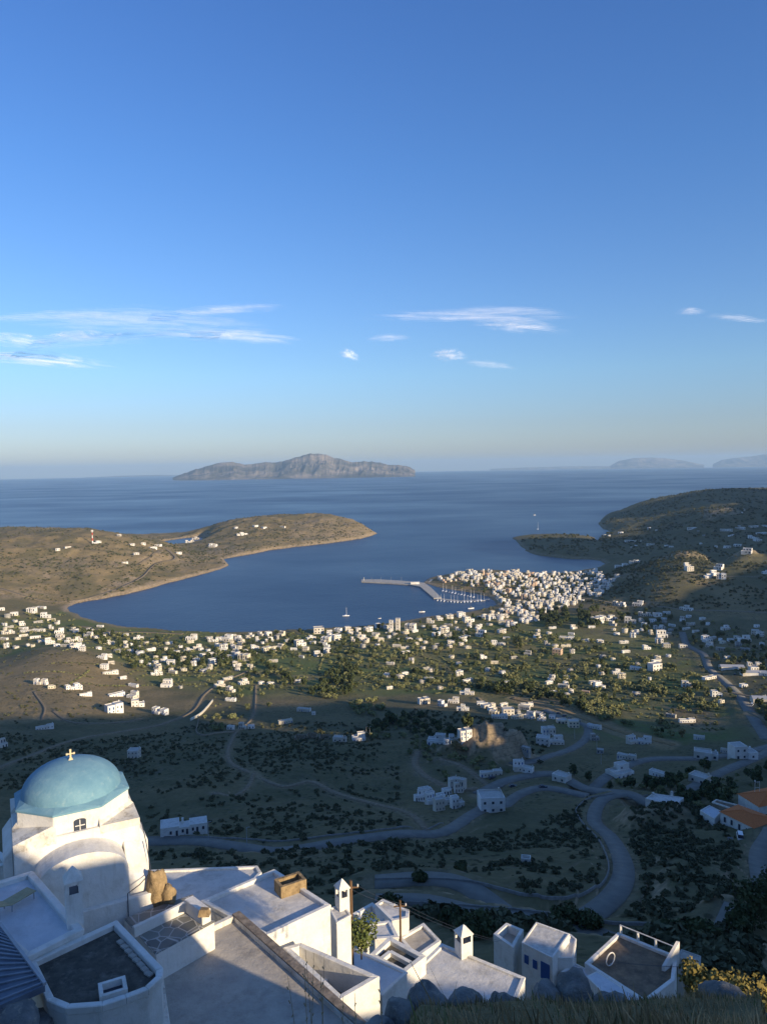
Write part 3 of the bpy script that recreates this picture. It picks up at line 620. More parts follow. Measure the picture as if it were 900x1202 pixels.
# ------------------------------------------------------------------ boats
def boat_meshes(L, mast, beam):
    m = MB(); bm = m.bm; secs = []
    for t in np.linspace(0, 1, 8):
        w = beam/2*(1-(t**2.6))*(.82+.18*math.sin(min(t*3, 1)*math.pi/2)); x = -L/2+L*t; sh = .25*t*t
        secs.append([bm.verts.new(p) for p in ((x, -w, 1.0+sh), (x, -w*.8, 0.1), (x, 0, -.35), (x, w*.8, .1), (x, w, 1.0+sh))])
    for a, b in zip(secs, secs[1:]):
        for i in range(4): bm.faces.new((a[i], a[i+1], b[i+1], b[i]))
        bm.faces.new((a[4], a[0], b[0], b[4]))
    bm.faces.new(secs[0]); hull = m.mesh('hull')
    m = MB(); m.prism([(-L*.18,-beam*.25),(L*.2,-beam*.18),(L*.2,beam*.18),(-L*.18,beam*.25)], 1.0, 1.75 if mast else 2.6, [(-L*.16,-beam*.2),(L*.12,-beam*.13),(L*.12,beam*.13),(-L*.16,beam*.2)]); cab = m.mesh('cabin')
    parts = [('hull', hull, M_HULL), ('cabin', cab, M_HULL if mast else M_DARK)]
    if mast:
        m = MB(); m.tube([(L*.08,0,1),(L*.08,0,mast)], [.22,.16], 6); parts.append(('mast', m.mesh('mast'), M_HULL))
        m = MB(); m.tube([(L*.08,0,2.6),(-L*.36,0,2.5)], .24, 6); parts.append(('boom', m.mesh('boom'), M_BLUE))
    return parts
BK = {'sail': boat_meshes(11.5, 14.5, 3.7), 'motor': boat_meshes(7.5, 0, 2.6), 'yacht': boat_meshes(17, 27, 5)}
def boat(kind, u, v, rz, label, group=None, k=1.0):
    p = P(u, v, 0); p.z = -(p.x**2+p.y**2)/(2*RE); e = empty('sailing_boat' if kind != 'motor' else 'motor_boat', p, rz); e.scale = (k, k, k)
    tag(e, label, 'boat', group)
    for n, me, mt in BK[kind]:
        link(n, me, mt, e)
    return e
boat('sail', 406, 723, R_(5), 'white sailing boat at anchor alone in the middle of the bay')
boat('yacht', 631, 621, R_(60), 'tall masted white yacht out at sea left of the dark headland')
boat('motor', 627, 604.5, R_(10), 'tiny white motor boat far out beyond the tall masted yacht', k=1.6)
boat('motor', 495, 718.5, R_(5), 'white motor boat anchored off the yacht pontoon', k=1.35)
boat('motor', 552.5, 714.5, R_(15), 'white motor boat anchored close to the town beach', k=1.5)
boat('motor', 445.5, 726, R_(15), 'very small boat near the shore below the twin towers', k=.7)
rb = random.Random(4); OB = 'first second third fourth fifth sixth seventh eighth ninth tenth eleventh twelfth thirteenth fourteenth fifteenth last'.split()
for i in range(16):
    u = 513.5+i*3.9; boat('sail' if i % 4 != 3 else 'motor', u, 703.5+2.2*math.sin(min(i, 14)/14*math.pi)+1.3, R_(-100+rb.uniform(-6, 6)), OB[i]+(' mooring from the left, a white yacht' if i % 4 != 3 else ' mooring from the left, a small motor boat')+' in the row along the floating pontoon', 'yachts moored along the pontoon' if i % 4 != 3 else 'motor boats moored along the pontoon', rb.uniform(.85, 1.15))
for i in range(11):
    u = 520+i*3.6; boat('sail' if i % 3 != 2 else 'motor', u, 693.5+i*.75, R_(70+rb.uniform(-6, 6)), OB[i]+(' berth from the left, a white yacht' if i % 3 != 2 else ' berth from the left, a small motor boat')+' against the inner quay', 'yachts berthed at the inner quay' if i % 3 != 2 else 'motor boats at the inner quay', rb.uniform(.8, 1.05))
# ------------------------------------------------------------------ masts
def place(o, p): o.location = p; return o
t = empty('radio_mast', G(109, 638)); tag(t, 'red and white banded radio mast on the left headland', 'mast')
h0 = 0.0
for i in range(5):
    m = MB(); hh = 7.0; m.tube([(0,0,h0),(0,0,h0+hh)], [1.5-.15*i, 1.4-.15*i], 6); m.link('mast_section', M_WHITE if i % 2 == 0 else M_RED, t); h0 += hh
for sx in (-2, 2): MB().box(sx-.5,-1,h0-5,sx+.5,1,h0-1).link('antenna_panel', M_WHITE, t)
MB().box(2.5,-2.5,0,10,2.5,3.2).link('equipment_hut', M_WHITE, t)
# ------------------------------------------------------------------ houses of the bay and the plain
USED = []                                # (x, y, radius) already built on
def blocks_mesh(blocks, ins, wins, base=-4.0, doors=(), far=True):
    """blocks: (x0,y0,x1,y1,h) ; far: one mesh with openings as sunk faces of their own material"""
    m = MB()
    for (x0, y0, x1, y1, h) in blocks:
        m.mi = 0; m.box(x0, y0, base, x1, y1, h)
        t = .28; ph = .45
        for a in ((x0,y0,x1,y0+t),(x0,y1-t,x1,y1),(x0,y0+t,x0+t,y1-t),(x1-t,y0+t,x1,y1-t)): m.box(a[0], a[1], h, a[2], a[3], h+ph)
        m.mi = 1; m.box(x0+t, y0+t, h, x1-t, y1-t, h+.05)
    if far:
        m.mi = 2
        for (x, y, z, w, h, side) in wins:
            if side == 'f': m.box(x-w*.65, y-.06, z-.1, x+w*.65, y+.05, z+h*1.25)
            else: m.box(x-.05, y-w/2, z, x+.06, y+w/2, z+h)
    return m
def wins_for(blocks, rnd):
    W_ = []
    for (x0, y0, x1, y1, h) in blocks:
        n = max(1, int((x1-x0)/2.8)); fl = [1.0] if h < 4.6 else [1.0, 4.1]
        for z in fl:
            for i in range(n):
                x = x0+(i+.5)*(x1-x0)/n
                if any(b is not (x0,y0,x1,y1,h) and b[1] < y0-.1 and b[0] < x < b[2] and z+1 < b[4]+.3 for b in blocks): continue
                if rnd.random() < .12: continue
                dr = rnd.random() < .3; W_.append((x, y0, (0.05 if z < 2 else 3.1) if dr else z, 1.0 if not dr else 1.1, 1.1 if not dr else 2.1, 'f', dr))
            ns = max(1, int((y1-y0)/3.4))
            for i in range(ns):
                y = y0+(i+.5)*(y1-y0)/ns
                if any(b[0] <= x1+.1 < b[2] and b[1] < y < b[3] and b[4] > z for b in blocks if b != (x0,y0,x1,y1,h)): continue
                if rnd.random() < .35: continue
                W_.append((x1, y, z, .9, 1.1, 's', False))
    return W_
LAY = {   # layouts by kind, roughly centred, metres
 'box':  [[(-4,-3,4,3,3.2)], [(-3.4,-3,3.4,3,3.4),(3.4,-1.6,6,2.4,2.7)], [(-4.5,-3.2,4.5,3.2,3.1),(-2,-5,1.5,-3.2,2.5)]],
 'tier': [[(-5,-4,5,1,3.1),(-4.2,1,4.4,5,6.2)], [(-5.5,-3,1,3,6.2),(1,-3.6,6,2.4,3.2)], [(-6,-4,6,0,3.0),(-1,0,6,4.5,6.0),(-6,0,-1,4,3.3)]],
 'block':[[(-5,-4,5,4,6.3)], [(-6,-4,0,4,6.3),(0,-5,6,3.4,6.9)]],
 'long': [[(-9,-3,9,3,3.3)], [(-10,-3,2,3,3.1),(2,-2.4,10,3.4,3.6)]],
 'group':[[(-9,-3,-3,3,3.2),(-3,-1.5,3,4,6.1),(3,-3.4,9,2.4,3.4),(-2,-5.4,2,-1.5,3.0)], [(-10,-2,-4,4,6.0),(-4,-4,2,2,3.2),(2,-2,9,4,5.9),(9,-4,12,1,3.0)]],
}
LAYW = {'box': 8.6, 'tier': 11, 'block': 11, 'long': 19, 'group': 19}
PROTO = {}
def proto(kind, j, far, tone):
    key = (kind, j, far, tone)
    if key in PROTO: return PROTO[key]
    rnd = random.Random(hash((kind, j)) % 1000 if False else (len(kind)*7+j*13)); bl = LAY[kind][j]; wn_ = wins_for(bl, rnd)
    wall = {'w': M_WHITE, 'c': M_CREAM, 'p': M_PINK, 'g': M_GREYW}[tone]
    if far:
        m = blocks_mesh(bl, 0, [w[:6] for w in wn_], far=True); PROTO[key] = [('walls', m.mesh('house'), [wall, M_ROOFW, M_DARK])]
    else:
        parts = []; m = blocks_mesh(bl, 0, (), far=False); parts.append(('walls', m.mesh('walls'), [wall, M_ROOFW]))
        for (x, y, z, w, h, side, dr) in wn_:
            m = MB()
            f = .09
            if side == 'f':
                m.box(x-w/2, y-.05, z, x+w/2, y+.05, z+h); fr = MB(); [fr.box(*b) for b in ((x-w/2-f,y-.09,z-f,x-w/2,y+.04,z+h+f),(x+w/2,y-.09,z-f,x+w/2+f,y+.04,z+h+f),(x-w/2,y-.09,z+h,x+w/2,y+.04,z+h+f))]
            else:
                m.box(x-.05, y-w/2, z, x+.05, y+w/2, z+h); fr = MB(); [fr.box(*b) for b in ((x-.04,y-w/2-f,z-f,x+.09,y-w/2,z+h+f),(x-.04,y+w/2,z-f,x+.09,y+w/2+f,z+h+f))]
            parts.append(('door' if dr else 'window', m.mesh('opening'), [M_BLUE if dr and rnd.random() < .6 else M_DARK], ('frame', fr.mesh('frame'), [wall])))
        x0, y0, x1, y1, h = bl[-1]; m = MB(); m.cbox(x1-1.0, y1-1.0, h+.05, .6, .6, 1.2); m.cbox(x1-1.0, y1-1.0, h+1.25, .8, .8, .12); parts.append(('chimney', m.mesh('chimney'), [wall]))
        PROTO[key] = parts
    return PROTO[key]
LANDM = [('the twin towers', 463, 738), ('the brown hill', 90, 775), ('the inner bay corner', 80, 716), ('the yacht pontoon', 545, 706), ('the straight valley road', 850, 800), ('the tight road bend', 687, 865),
         ('the sunlit outcrop', 585, 880), ('the blue dome', 85, 900), ('the road hairpin', 715, 1000), ('the red roofs', 870, 955), ('the lit rounded hill', 800, 650), ('the dark round cape', 650, 645),
         ('the pine grove', 655, 722), ('the shaded ruins', 370, 860), ('the green field', 215, 745), ('the earth strip', 700, 845), ('the ploughed field', 810, 835), ('the radio mast', 109, 632), ('the far right hilltop', 847, 580), ('the greenhouse sheds', 870, 785),
         ('the beach by the sailing boat', 406, 740), ('the left beach end', 150, 740), ('the middle beach', 290, 745), ('the curved hill track', 285, 800), ('the plain grove', 395, 805), ('the orchard plain', 580, 785), ('the hamlet lane', 530, 925), ('the lagoon', 205, 637), ('the slope track', 330, 915)]
HS = []
def house(u, v, w, kind, tone='w', label=None, rz=None, far=None, sink=0.0, grp=None, name='white_house'):
    p = G(u, v); d = math.hypot(p.x, p.y, ); W_ = w*p.y/868*.94
    far = (w < 13 or v < 815) if far is None else far
    if w >= 13 and v >= 800: far = False
    rnd = random.Random(int(u*13+v*7)); js = LAY[kind]; j = rnd.randrange(len(js)); k = W_/LAYW[kind]
    if rz is None: rz = R_(rnd.choice((-38, -24, -12, 8, 20, 32)))+math.atan2(-p.x, p.y)*.5
    kz = min(max(k, .8), 1.35)
    HS.append(dict(p=p, rz=rz, s=(k, k*rnd.uniform(.8, 1.05), kz), key=(kind, j, far, tone), u=u, v=v, w=w, kind=kind, tone=tone)); USED.append((p.x, p.y, W_*.62))
def realise(r):
    parts = proto(*r['key'])
    if r['key'][2]:
        e = link('white_house', parts[0][1], parts[0][2], loc=r['p']); e.rotation_euler = (0, 0, r['rz'])
    else:
        e = empty('white_house', r['p'], r['rz'])
        for pt in parts:
            o = link(pt[0], pt[1], pt[2], e)
            if len(pt) > 3: link(pt[3][0], pt[3][1], pt[3][2], o)
    e.scale = r['s']; e['category'] = 'house'; return e
def merge_np(items, name, mats):
    '''items: (mesh, 4x4) -> one mesh'''
    Vs = []; Fs = []; Ms = []; off = 0; cache = {}
    for me, M in items:
        if me.name not in cache:
            c = np.empty(len(me.vertices)*3, np.float32); me.vertices.foreach_get('co', c)
            l = np.empty(len(me.loops), np.int32); me.loops.foreach_get('vertex_index', l); mi = np.empty(len(me.polygons), np.int32); me.polygons.foreach_get('material_index', mi)
            cache[me.name] = (c.reshape(-1, 3), l.reshape(-1, len(l)//len(mi)), mi)
        c, l, mi = cache[me.name]; M = np.array(M); Vs.append(c @ M[:3, :3].T+M[:3, 3]); Fs.append(l+off); Ms.append(mi); off += len(c)
    me = mesh_np(name, np.concatenate(Vs), np.concatenate(Fs)); me.polygons.foreach_set('material_index', np.concatenate(Ms))
    return link(name, me, mats)
H1 = """2,716,7,box 17,722,9,box 18,730,6,box 26,734,8,tier 38,719,10,block 49,714,12,long 54,725,11,tier 45,731,12,long,g 9,744,13,group 31,742,13,long 46,741,15,long 28,747,11,long 42,749,13,long 70,743,10,tier 70,748,9,box 57,754,9,tier 71,752,7,box 87,753,16,group 79,754,6,box 88,761,10,tier 97,764,8,block
104,748,10,tier 113,749,7,box 105,740,7,box 118,736,9,long 116,762,7,box 128,756,14,group 146,757,8,tier 148,746,6,box 120,773,10,tier 123,785,10,block 130,791,18,long 131,779,8,long 145,797,9,long 163,750,13,group 153,757,6,box 153,765,7,box 225,751,12,tier 212,760,5,box 221,765,12,group 232,762,10,tier 243,770,19,long 236,763,7,box 231,778,8,block
252,753,15,group 265,752,14,tier 276,749,13,group 273,759,6,box 276,767,9,tier 287,775,13,block,c 269,773,10,box 275,779,6,box 295,747,7,tier 298,768,6,box 184,792,15,group 201,787,6,box,c 292,782,5,box,c 306,746,8,tier 315,746,8,block 330,746,9,tier,c 316,753,9,tier 313,765,10,block,c 321,764,9,tier,c 321,777,10,long 345,763,9,long 352,758,13,tier 359,764,8,block,c
338,753,7,box 365,750,13,group 374,743,14,block 387,745,9,tier 397,742,8,block 408,740,8,block 412,744,9,tier 420,741,7,block 383,753,10,block 378,756,8,tier 395,751,11,block 373,770,10,tier 384,766,10,block 383,759,8,tier 425,751,10,tier 432,741,9,block 441,745,10,long 444,737,9,tier 447,753,8,block,c 354,772,8,long
453,738,7,block 482,739,12,block 487,742,8,long 513,746,13,group 521,742,10,block 505,731,9,tier 516,728,9,tier 527,726,8,block 541,724,10,block 549,730,13,tier 537,740,7,tier 548,748,9,long 561,738,8,long 564,747,13,tier 580,757,9,tier 588,757,7,box 577,726,9,tier 565,725,12,long 589,733,9,block,c 597,733,9,block,p 522,749,8,tier 528,755,8,box 512,758,8,long,g
566,773,9,tier 500,786,8,long,g 538,793,9,block 458,780,10,long 475,792,10,long 455,794,9,box 594,750,9,long 500,798,5,box 506,798,5,box 654,768,12,block,p 671,767,5,block 665,750,17,long 670,745,8,long 648,738,9,long 631,741,5,box 644,744,6,box 673,738,8,tier 694,737,9,long 619,769,9,tier,g 603,773,9,long,g 704,754,8,box 734,766,11,long 702,783,5,box
706,792,9,long 723,791,9,tier 729,796,8,block,c 669,788,7,box,g 726,711,15,group 748,711,11,tier 700,731,12,block 713,728,18,group 719,734,9,tier 739,731,13,tier 756,723,14,group 771,723,10,box 757,736,9,tier 773,738,13,group 788,735,9,long 776,748,14,tier 805,716,17,group 805,739,10,long 816,742,9,long 851,739,9,tier 829,753,12,tier 873,753,13,tier 800,760,9,box
758,762,9,tier 784,771,6,box 768,787,16,block 762,798,4,box 853,773,9,long 885,783,16,group 897,793,12,long 763,640,10,long 812,621,11,long 738,636,12,long 728,626,6,box 852,623,14,long 868,621,12,long 884,619,12,long 898,618,9,long 853,643,8,box 865,641,8,box 881,632,7,tier 888,635,9,tier 893,627,12,long 808,670,10,block 806,665,8,tier
843,668,11,tier 838,675,10,tier 830,678,8,tier 846,679,10,block 876,649,13,tier 898,673,7,tier 694,699,7,block 700,695,7,block 706,691,7,block 712,687,7,block 718,683,7,block 724,678,7,block 725,666,7,box 733,664,7,box 741,661,7,box 746,660,7,box
147,661,7,long 160,651,7,box 180,644,8,box 68,646,6,box 80,643,8,long 115,637,6,box 140,629,5,box 186,641,8,box 210,650,7,box 155,640,6,box 168,639,6,box 223,637,10,group 230,633,9,group 248,640,7,box 284,628,14,group 300,618,6,box 277,620,5,box 332,619,8,long 310,620,6,box 250,642,9,tier 191,690,0,box"""
H2 = """48,803,17,group 60,808,8,box,c 86,809,17,group 101,817,14,long 137,817,21,long 134,836,18,block 53,856,20,long 3,877,12,tier 157,806,15,long 156,819,13,tier 162,829,15,tier 188,838,22,group 196,806,14,tier 212,808,5,box,g 258,806,11,tier 271,812,11,tier 268,798,13,long 286,803,11,tier 271,823,13,long 271,856,9,box 285,856,9,tier 295,855,9,box
158,889,15,block 335,849,19,long,c 357,835,19,long 368,839,5,box 397,870,15,box 421,869,15,tier 350,801,12,long 317,804,8,box 306,803,7,box 497,826,12,block 519,829,11,tier 532,825,12,tier 543,834,16,group 548,815,19,group 457,809,9,long 506,799,6,box 516,809,6,box 591,829,11,long 586,843,19,long 618,829,15,long 621,843,13,tier 635,846,12,group
492,940,12,tier 515,951,14,block 536,948,16,tier 541,926,12,block 500,931,10,box 576,950,34,block 512,873,20,tier 530,872,20,group 545,866,14,block 637,874,18,block 652,873,17,tier 643,862,15,block 614,881,20,long,g 697,855,17,long 676,848,8,box,g 665,817,6,box 703,808,13,tier 687,814,10,long,p 697,869,10,tier,g 742,873,15,tier 756,873,15,tier 806,848,19,long 787,842,12,long,g 840,817,12,tier 846,825,7,box,c 872,806,8,box 893,822,18,long 832,797,18,long
870,889,29,tier 824,890,26,box 728,911,25,tier 774,912,27,long 735,891,22,long 821,918,24,box 869,928,0,box 497,937,13,tier 506,944,16,tier 520,945,17,tier 524,932,11,box 532,925,13,block 538,930,11,tier 576,911,27,long 609,904,17,tier 619,906,15,box 659,916,21,box 716,909,10,box 704,884,9,box,g 820,868,14,long 852,884,13,long
345,868,0,box"""
for row in (H1+' '+H2).split():
    q = row.split(',')
    if float(q[2]) == 0: continue
    house(float(q[0]), float(q[1]), float(q[2]), q[3], q[4] if len(q) > 4 else 'w')
# harbour town: packed white houses on the low neck of land
rt = random.Random(11)
tz = [((505,681),(545,672),(590,671),(660,674),(700,670),(720,690),(690,705),(660,715),(640,728),(600,738),(560,728),(590,712),(575,695),(545,686),(515,684))]
tw = [tuple(G(u, v)[:2]) for u, v in tz[0]]
xs_, ys_ = [p[0] for p in tw], [p[1] for p in tw]
cand = []
gx = 13.0
yy_ = min(ys_); r_ = 0
while yy_ < max(ys_):
    xx_ = min(xs_)+(r_ % 2)*7
    while xx_ < max(xs_):
        x, y = xx_+rt.uniform(-4, 4), yy_+rt.uniform(-4, 4)
        cand.append((x, y)); xx_ += gx
    yy_ += 16; r_ += 1
cand = np.array(cand); ins = sdist(cand[:, 0], cand[:, 1], tw) > 2
nt_ = 0
for (x, y), ok in zip(cand, ins):
    if not ok or rt.random() < .3: continue
    if any((x-a)**2+(y-b)**2 < (r*.8+4.6)**2 for a, b, r in USED): continue
    z = TZ(x, y)
    sdv = float(sdist(np.array([x]), np.array([y]), poly_d)[0])
    if sdv < 7: continue
    lit = x < 0.215*y-15
    kind = rt.choice(('tier', 'block', 'block', 'box', 'tier')); j = rt.randrange(len(LAY[kind])); tone = rt.choice('wwwwwccp' if lit else 'wwwwwwc')
    s_ = rt.uniform(.55, .85)
    HS.append(dict(p=Vector((x, y, z)), rz=R_(rt.choice((-35, -20, 25, 55))+rt.uniform(-6, 6)), s=(s_, s_, rt.uniform(.9, 1.25)), key=(kind, j, True, tone), u=450+868*x/y, v=546+868*(250-z)/y, w=LAYW[kind]*s_*868/y, kind=kind, tone=tone, town=('sunlit' if lit else 'shaded')))
    USED.append((x, y, 5.5)); nt_ += 1
# scattered small houses of the plain and the right hand slopes
for zone, n in (([(0,716),(75,718),(130,745),(300,762),(300,790),(170,790),(120,770),(0,762)], 62), ([(215,750),(420,746),(540,730),(600,735),(600,765),(430,765),(215,775)], 60), ([(450,765),(620,745),(760,755),(830,800),(760,830),(600,810),(450,800)], 34), ([(690,715),(800,720),(900,735),(900,800),(850,780),(720,745)], 40), ([(700,628),(900,605),(900,645),(760,650)], 22), ([(560,825),(650,835),(700,860),(640,850),(560,838)], 12)):
    w_ = [tuple(G(u, v)[:2]) for u, v in zone]; x0, x1, y0, y1 = min(p[0] for p in w_), max(p[0] for p in w_), min(p[1] for p in w_), max(p[1] for p in w_); k_ = 0; tries = 0
    while k_ < n and tries < 4000:
        tries += 1; x, y = rt.uniform(x0, x1), rt.uniform(y0, y1)
        if float(sdist(np.array([x]), np.array([y]), w_)[0]) < 3 or any((x-a)**2+(y-b)**2 < (r+7)**2 for a, b, r in USED) or bil(ROADD, acol, wrow, np.array([x/y]), np.log(np.array([y])))[0] < 5 or bil(SD, acol, wrow, np.array([x/y]), np.log(np.array([y])))[0] < 8: continue
        if fbm(np.array([x/70]), np.array([y/70]), 9, 2)[0] < rt.uniform(.3, .65): continue
        kind = rt.choice(('box', 'box', 'tier', 'long', 'block')); j = rt.randrange(len(LAY[kind])); tone = rt.choice('wwwwwccg'); s_ = rt.uniform(.5, .95) if kind != 'long' else rt.uniform(.45, .7)
        HS.append(dict(p=Vector((x, y, TZ(x, y))), rz=R_(rt.uniform(-40, 40)), s=(s_, s_, rt.uniform(.8, 1.0)), key=(kind, j, True, tone), u=450+868*x/y, v=546+868*(250-TZ(x, y))/y, w=LAYW[kind]*s_*868/y*.8, kind=kind, tone=tone)); USED.append((x, y, 5)); k_ += 1
HS.sort(key=lambda r: -r['w']*(1 if 'town' not in r else .55)); small = HS[296:]; HS = HS[:296]
for r in HS: r['e'] = realise(r)
print('small', len(small))
its = {}
def TRS(r): return Matrix.Translation(r['p']) @ Matrix.Rotation(r['rz'], 4, 'Z') @ Matrix.Diagonal((*r['s'], 1))
allm = [M_WHITE, M_ROOFW, M_DARK, M_CREAM, M_PINK, M_GREYW]; slot = {'w': 0, 'c': 3, 'p': 4, 'g': 5}
items = []
for r in small:
    me0 = proto(r['kind'], r['key'][1], True, r['tone'])[0][1]; kn = 'far_'+me0.name+r['tone']
    me1 = bpy.data.meshes.get(kn)
    if me1 is None:
        me1 = me0.copy(); me1.name = kn; mi = np.empty(len(me1.polygons), np.int32); me1.polygons.foreach_get('material_index', mi)
        mi = np.where(mi == 0, slot[r['tone']], mi); me1.materials.clear(); [me1.materials.append(x) for x in allm]; me1.polygons.foreach_set('material_index', mi.astype(np.int32))
    items.append((me1, TRS(r)))
hs = merge_np(items, 'distant_houses', allm); tag(hs, 'mass of small packed white houses of the harbour town', 'houses', kind='stuff')
shp = {'box': 'small cubic', 'tier': 'stepped', 'block': 'tall boxy', 'long': 'long low', 'group': 'clustered'}
col_ = {'w': 'white', 'c': 'cream', 'p': 'ochre', 'g': 'grey'}
byk = {}
for r in HS:
    if 'town' in r:
        r['e']['label'] = f"{shp[r['kind']]} {col_[r['tone']]} house in the {r['town']} part of the harbour town"; r['e']['group'] = 'packed houses of the harbour town'; continue
    li = min(range(len(LANDM)), key=lambda i: math.hypot(r['u']-LANDM[i][1], (r['v']-LANDM[i][2])*2.2)); byk.setdefault((r['kind'], r['tone'], li), []).append(r)
ordn = ['nearest', 'second nearest', 'third nearest', 'fourth nearest', 'fifth nearest', 'sixth nearest', 'seventh nearest', 'eighth nearest', 'ninth nearest', 'tenth nearest']
for (kind, tone, li), recs in byk.items():
    n, lu, lv = LANDM[li]; dirs = {}
    recs.sort(key=lambda r: math.hypot(r['u']-lu, r['v']-lv))
    for r in recs:
        du, dv = r['u']-lu, r['v']-lv
        dirs.setdefault(('left of' if du < 0 else 'right of') if abs(du) > abs(dv)*1.2 else ('beyond' if dv < 0 else 'in front of'), []).append(r)
    for dn, rs in dirs.items():
        for i, r in enumerate(rs):
            r['e']['label'] = f'{shp[kind]} {col_[tone]} house {dn} {n}' + (f', {ordn[i]}' if len(rs) > 1 else '')
            r['e']['group'] = 'flat roofed houses scattered round the bay'
print('TOWN', nt_, 'HOUSES', len(HS))
# the twin towers by the beach
for u, hgt, lab in ((459.5, 17, 'left one of the two tall white tower buildings by the beach'), (467, 19.5, 'right and taller one of the two white tower buildings by the beach')):
    p = G(u, 741); e = empty('tower_building', p, R_(-12)); tag(e, lab, 'building', 'tall white towers by the beach')
    MB().box(-3,-3,-2,3,3,hgt).link('wall', M_WHITE, e); MB().box(-3.3,-3.3,hgt,3.3,3.3,hgt+.5).link('roof', M_ROOFW, e)
    for z in (2, 6, 10, 14): MB().box(-.6,-3.08,z,.6,-2.9,z+1.6).link('window', M_DARK, e)
MB().box(-16,-1,-3,9,1,2.2).link('retaining_wall', M_CREAM, loc=G(465, 743.5)); tag(bpy.data.objects['retaining_wall'], 'long pale wall in front of the twin towers', 'wall')
# long low sheds right
for i, (u, v, w, rz, lab) in enumerate(((858,785,26,-8,'long pale blue roofed shed left of the pair beside the valley road'),(884,792,28,-8,'long pale roofed shed right of the pair beside the valley road'),(893,823,22,-10,'white sunlit shed roof beside the right end of the valley road'))):
    p = G(u, v); W_ = w*p.y/868; e = empty('shed', p, R_(rz)); tag(e, lab, 'shed'); MB().box(-W_/2,-5,-2,W_/2,5,3.2).link('wall', M_WHITE, e)
    m = MB(); m.prism([(-W_/2-.4,-5.5),(W_/2+.4,-5.5),(W_/2+.4,0),(-W_/2-.4,0)], [3.2,3.2,4.6,4.6], [3.35,3.35,4.75,4.75]); m.prism([(-W_/2-.4,0),(W_/2+.4,0),(W_/2+.4,5.5),(-W_/2-.4,5.5)], [4.6,4.6,3.2,3.2], [4.75,4.75,3.35,3.35]); m.link('roof', M_METAL, e)
# ruins on the knoll
for i, (u, v, lab) in enumerate(((352,868,'roofless stone ruin at the left end of the row on the shaded knoll'),(366,866,'middle roofless stone ruin on the shaded knoll'),(381,868,'roofless stone ruin next to the two white houses on the knoll'))):
    p = G(u, v); e = empty('stone_ruin', p, R_(-5)); tag(e, lab, 'ruin', 'roofless ruins on the knoll'); m = MB()
    for b in ((-3.5,-3,-1,-1.5,-2.5,2.2),(.2,-3,-1,3.5,-2.5,1.9),(-3.5,-2.5,-1,-3,3,2.4),(3,-2.5,-1,3.5,3,1.5),(-3,2.5,-1,3,3,2.6)): m.box(*b)
    m.link('wall', M_STONE, e)
# ------------------------------------------------------------------ vegetation
def leaf_mat(name, c1, c2, scale=0.15):
    k = NM(name, 0.85, 0.15); g = k.coord('World'); k.color(k.mix(k.noise(g, scale, 5, 0.6, 0.35, 0.65), c1, c2)); return k.m
M_OLIVE = leaf_mat('olive_leaves', (0.27, 0.26, 0.12), (0.135, 0.155, 0.066)); M_PINE = leaf_mat('pine_leaves', (0.085, 0.100, 0.042), (0.040, 0.056, 0.024))
M_MAQ = leaf_mat('maquis_leaves', (0.115, 0.120, 0.066), (0.062, 0.068, 0.038), .12); M_REED = leaf_mat('dry_reed', (0.26, 0.20, 0.09), (0.17, 0.14, 0.065))
M_BARK = plain('bark', (0.12, 0.09, 0.065), 0.95, 0.4, 3.0, 0.1)
rg_ = np.random.default_rng(5)
def crown_mesh(name, n, R, H, lobes, leaf, z0=0.0, seed=1):
    g = np.random.default_rng(seed); cs_ = np.stack([g.uniform(-.55, .55, lobes)*R, g.uniform(-.55, .55, lobes)*R, z0+H*g.uniform(.3, .75, lobes)], -1); rad = g.uniform(.38, .62, lobes)
    i = g.integers(0, lobes, n); d = g.normal(size=(n, 3)); d /= np.linalg.norm(d, axis=1)[:, None]; rr_ = g.uniform(.55, 1.0, n)**.6
    c = cs_[i]+d*rr_[:, None]*np.stack([rad[i]*R, rad[i]*R, rad[i]*H*.75], -1); c[:, 2] = np.maximum(c[:, 2], z0*.8+.05)
    nn = d+g.normal(size=(n, 3))*.55; nn /= np.linalg.norm(nn, axis=1)[:, None]
    t = np.cross(nn, g.normal(size=(n, 3))); t /= np.linalg.norm(t, axis=1)[:, None]; b = np.cross(nn, t); s_ = leaf*g.uniform(.6, 1.3, n)[:, None]
    V = np.stack([c-t*s_-b*s_*.7, c+t*s_-b*s_*.7, c+t*s_*.8+b*s_*.7, c-t*s_*.8+b*s_*.7], 1).reshape(-1, 3)
    return mesh_np(name, V, np.arange(n*4).reshape(-1, 4))
def trunk_mesh(h, r, seed):
    m = MB(); g = random.Random(seed); m.tube([(0,0,-.6),(.1,0,h*.5),(g.uniform(-.3,.3),g.uniform(-.3,.3),h)], [r, r*.75, r*.55], 6)
    for k in range(3):
        a = g.uniform(0, 6.28); m.tube([(0.05,0,h*.55),(math.cos(a)*h*.5,math.sin(a)*h*.5,h*1.25)], [r*.5, r*.2], 5)
    return m.mesh('trunk', fixn=False)
KIND = {}
for i in range(5): KIND[('olive', i)] = ([crown_mesh('crown', 170, 3.4, 3.6, 6, .62, 1.2, 10+i), M_OLIVE], trunk_mesh(1.9, .28, i))
for i in range(3): KIND[('pine', i)] = ([crown_mesh('crown', 260, 4.0, 7.5, 9, .75, 1.8, 30+i), M_PINE], trunk_mesh(3.2, .3, i))
for i in range(2): KIND[('cypress', i)] = ([crown_mesh('crown', 170, 1.4, 9.5, 7, .6, .6, 40+i), M_PINE], trunk_mesh(2.0, .22, i))
for i in range(2): KIND[('reed', i)] = ([crown_mesh('crown', 170, 2.4, 6.0, 7, .6, .4, 50+i), M_REED], trunk_mesh(1.6, .2, i))
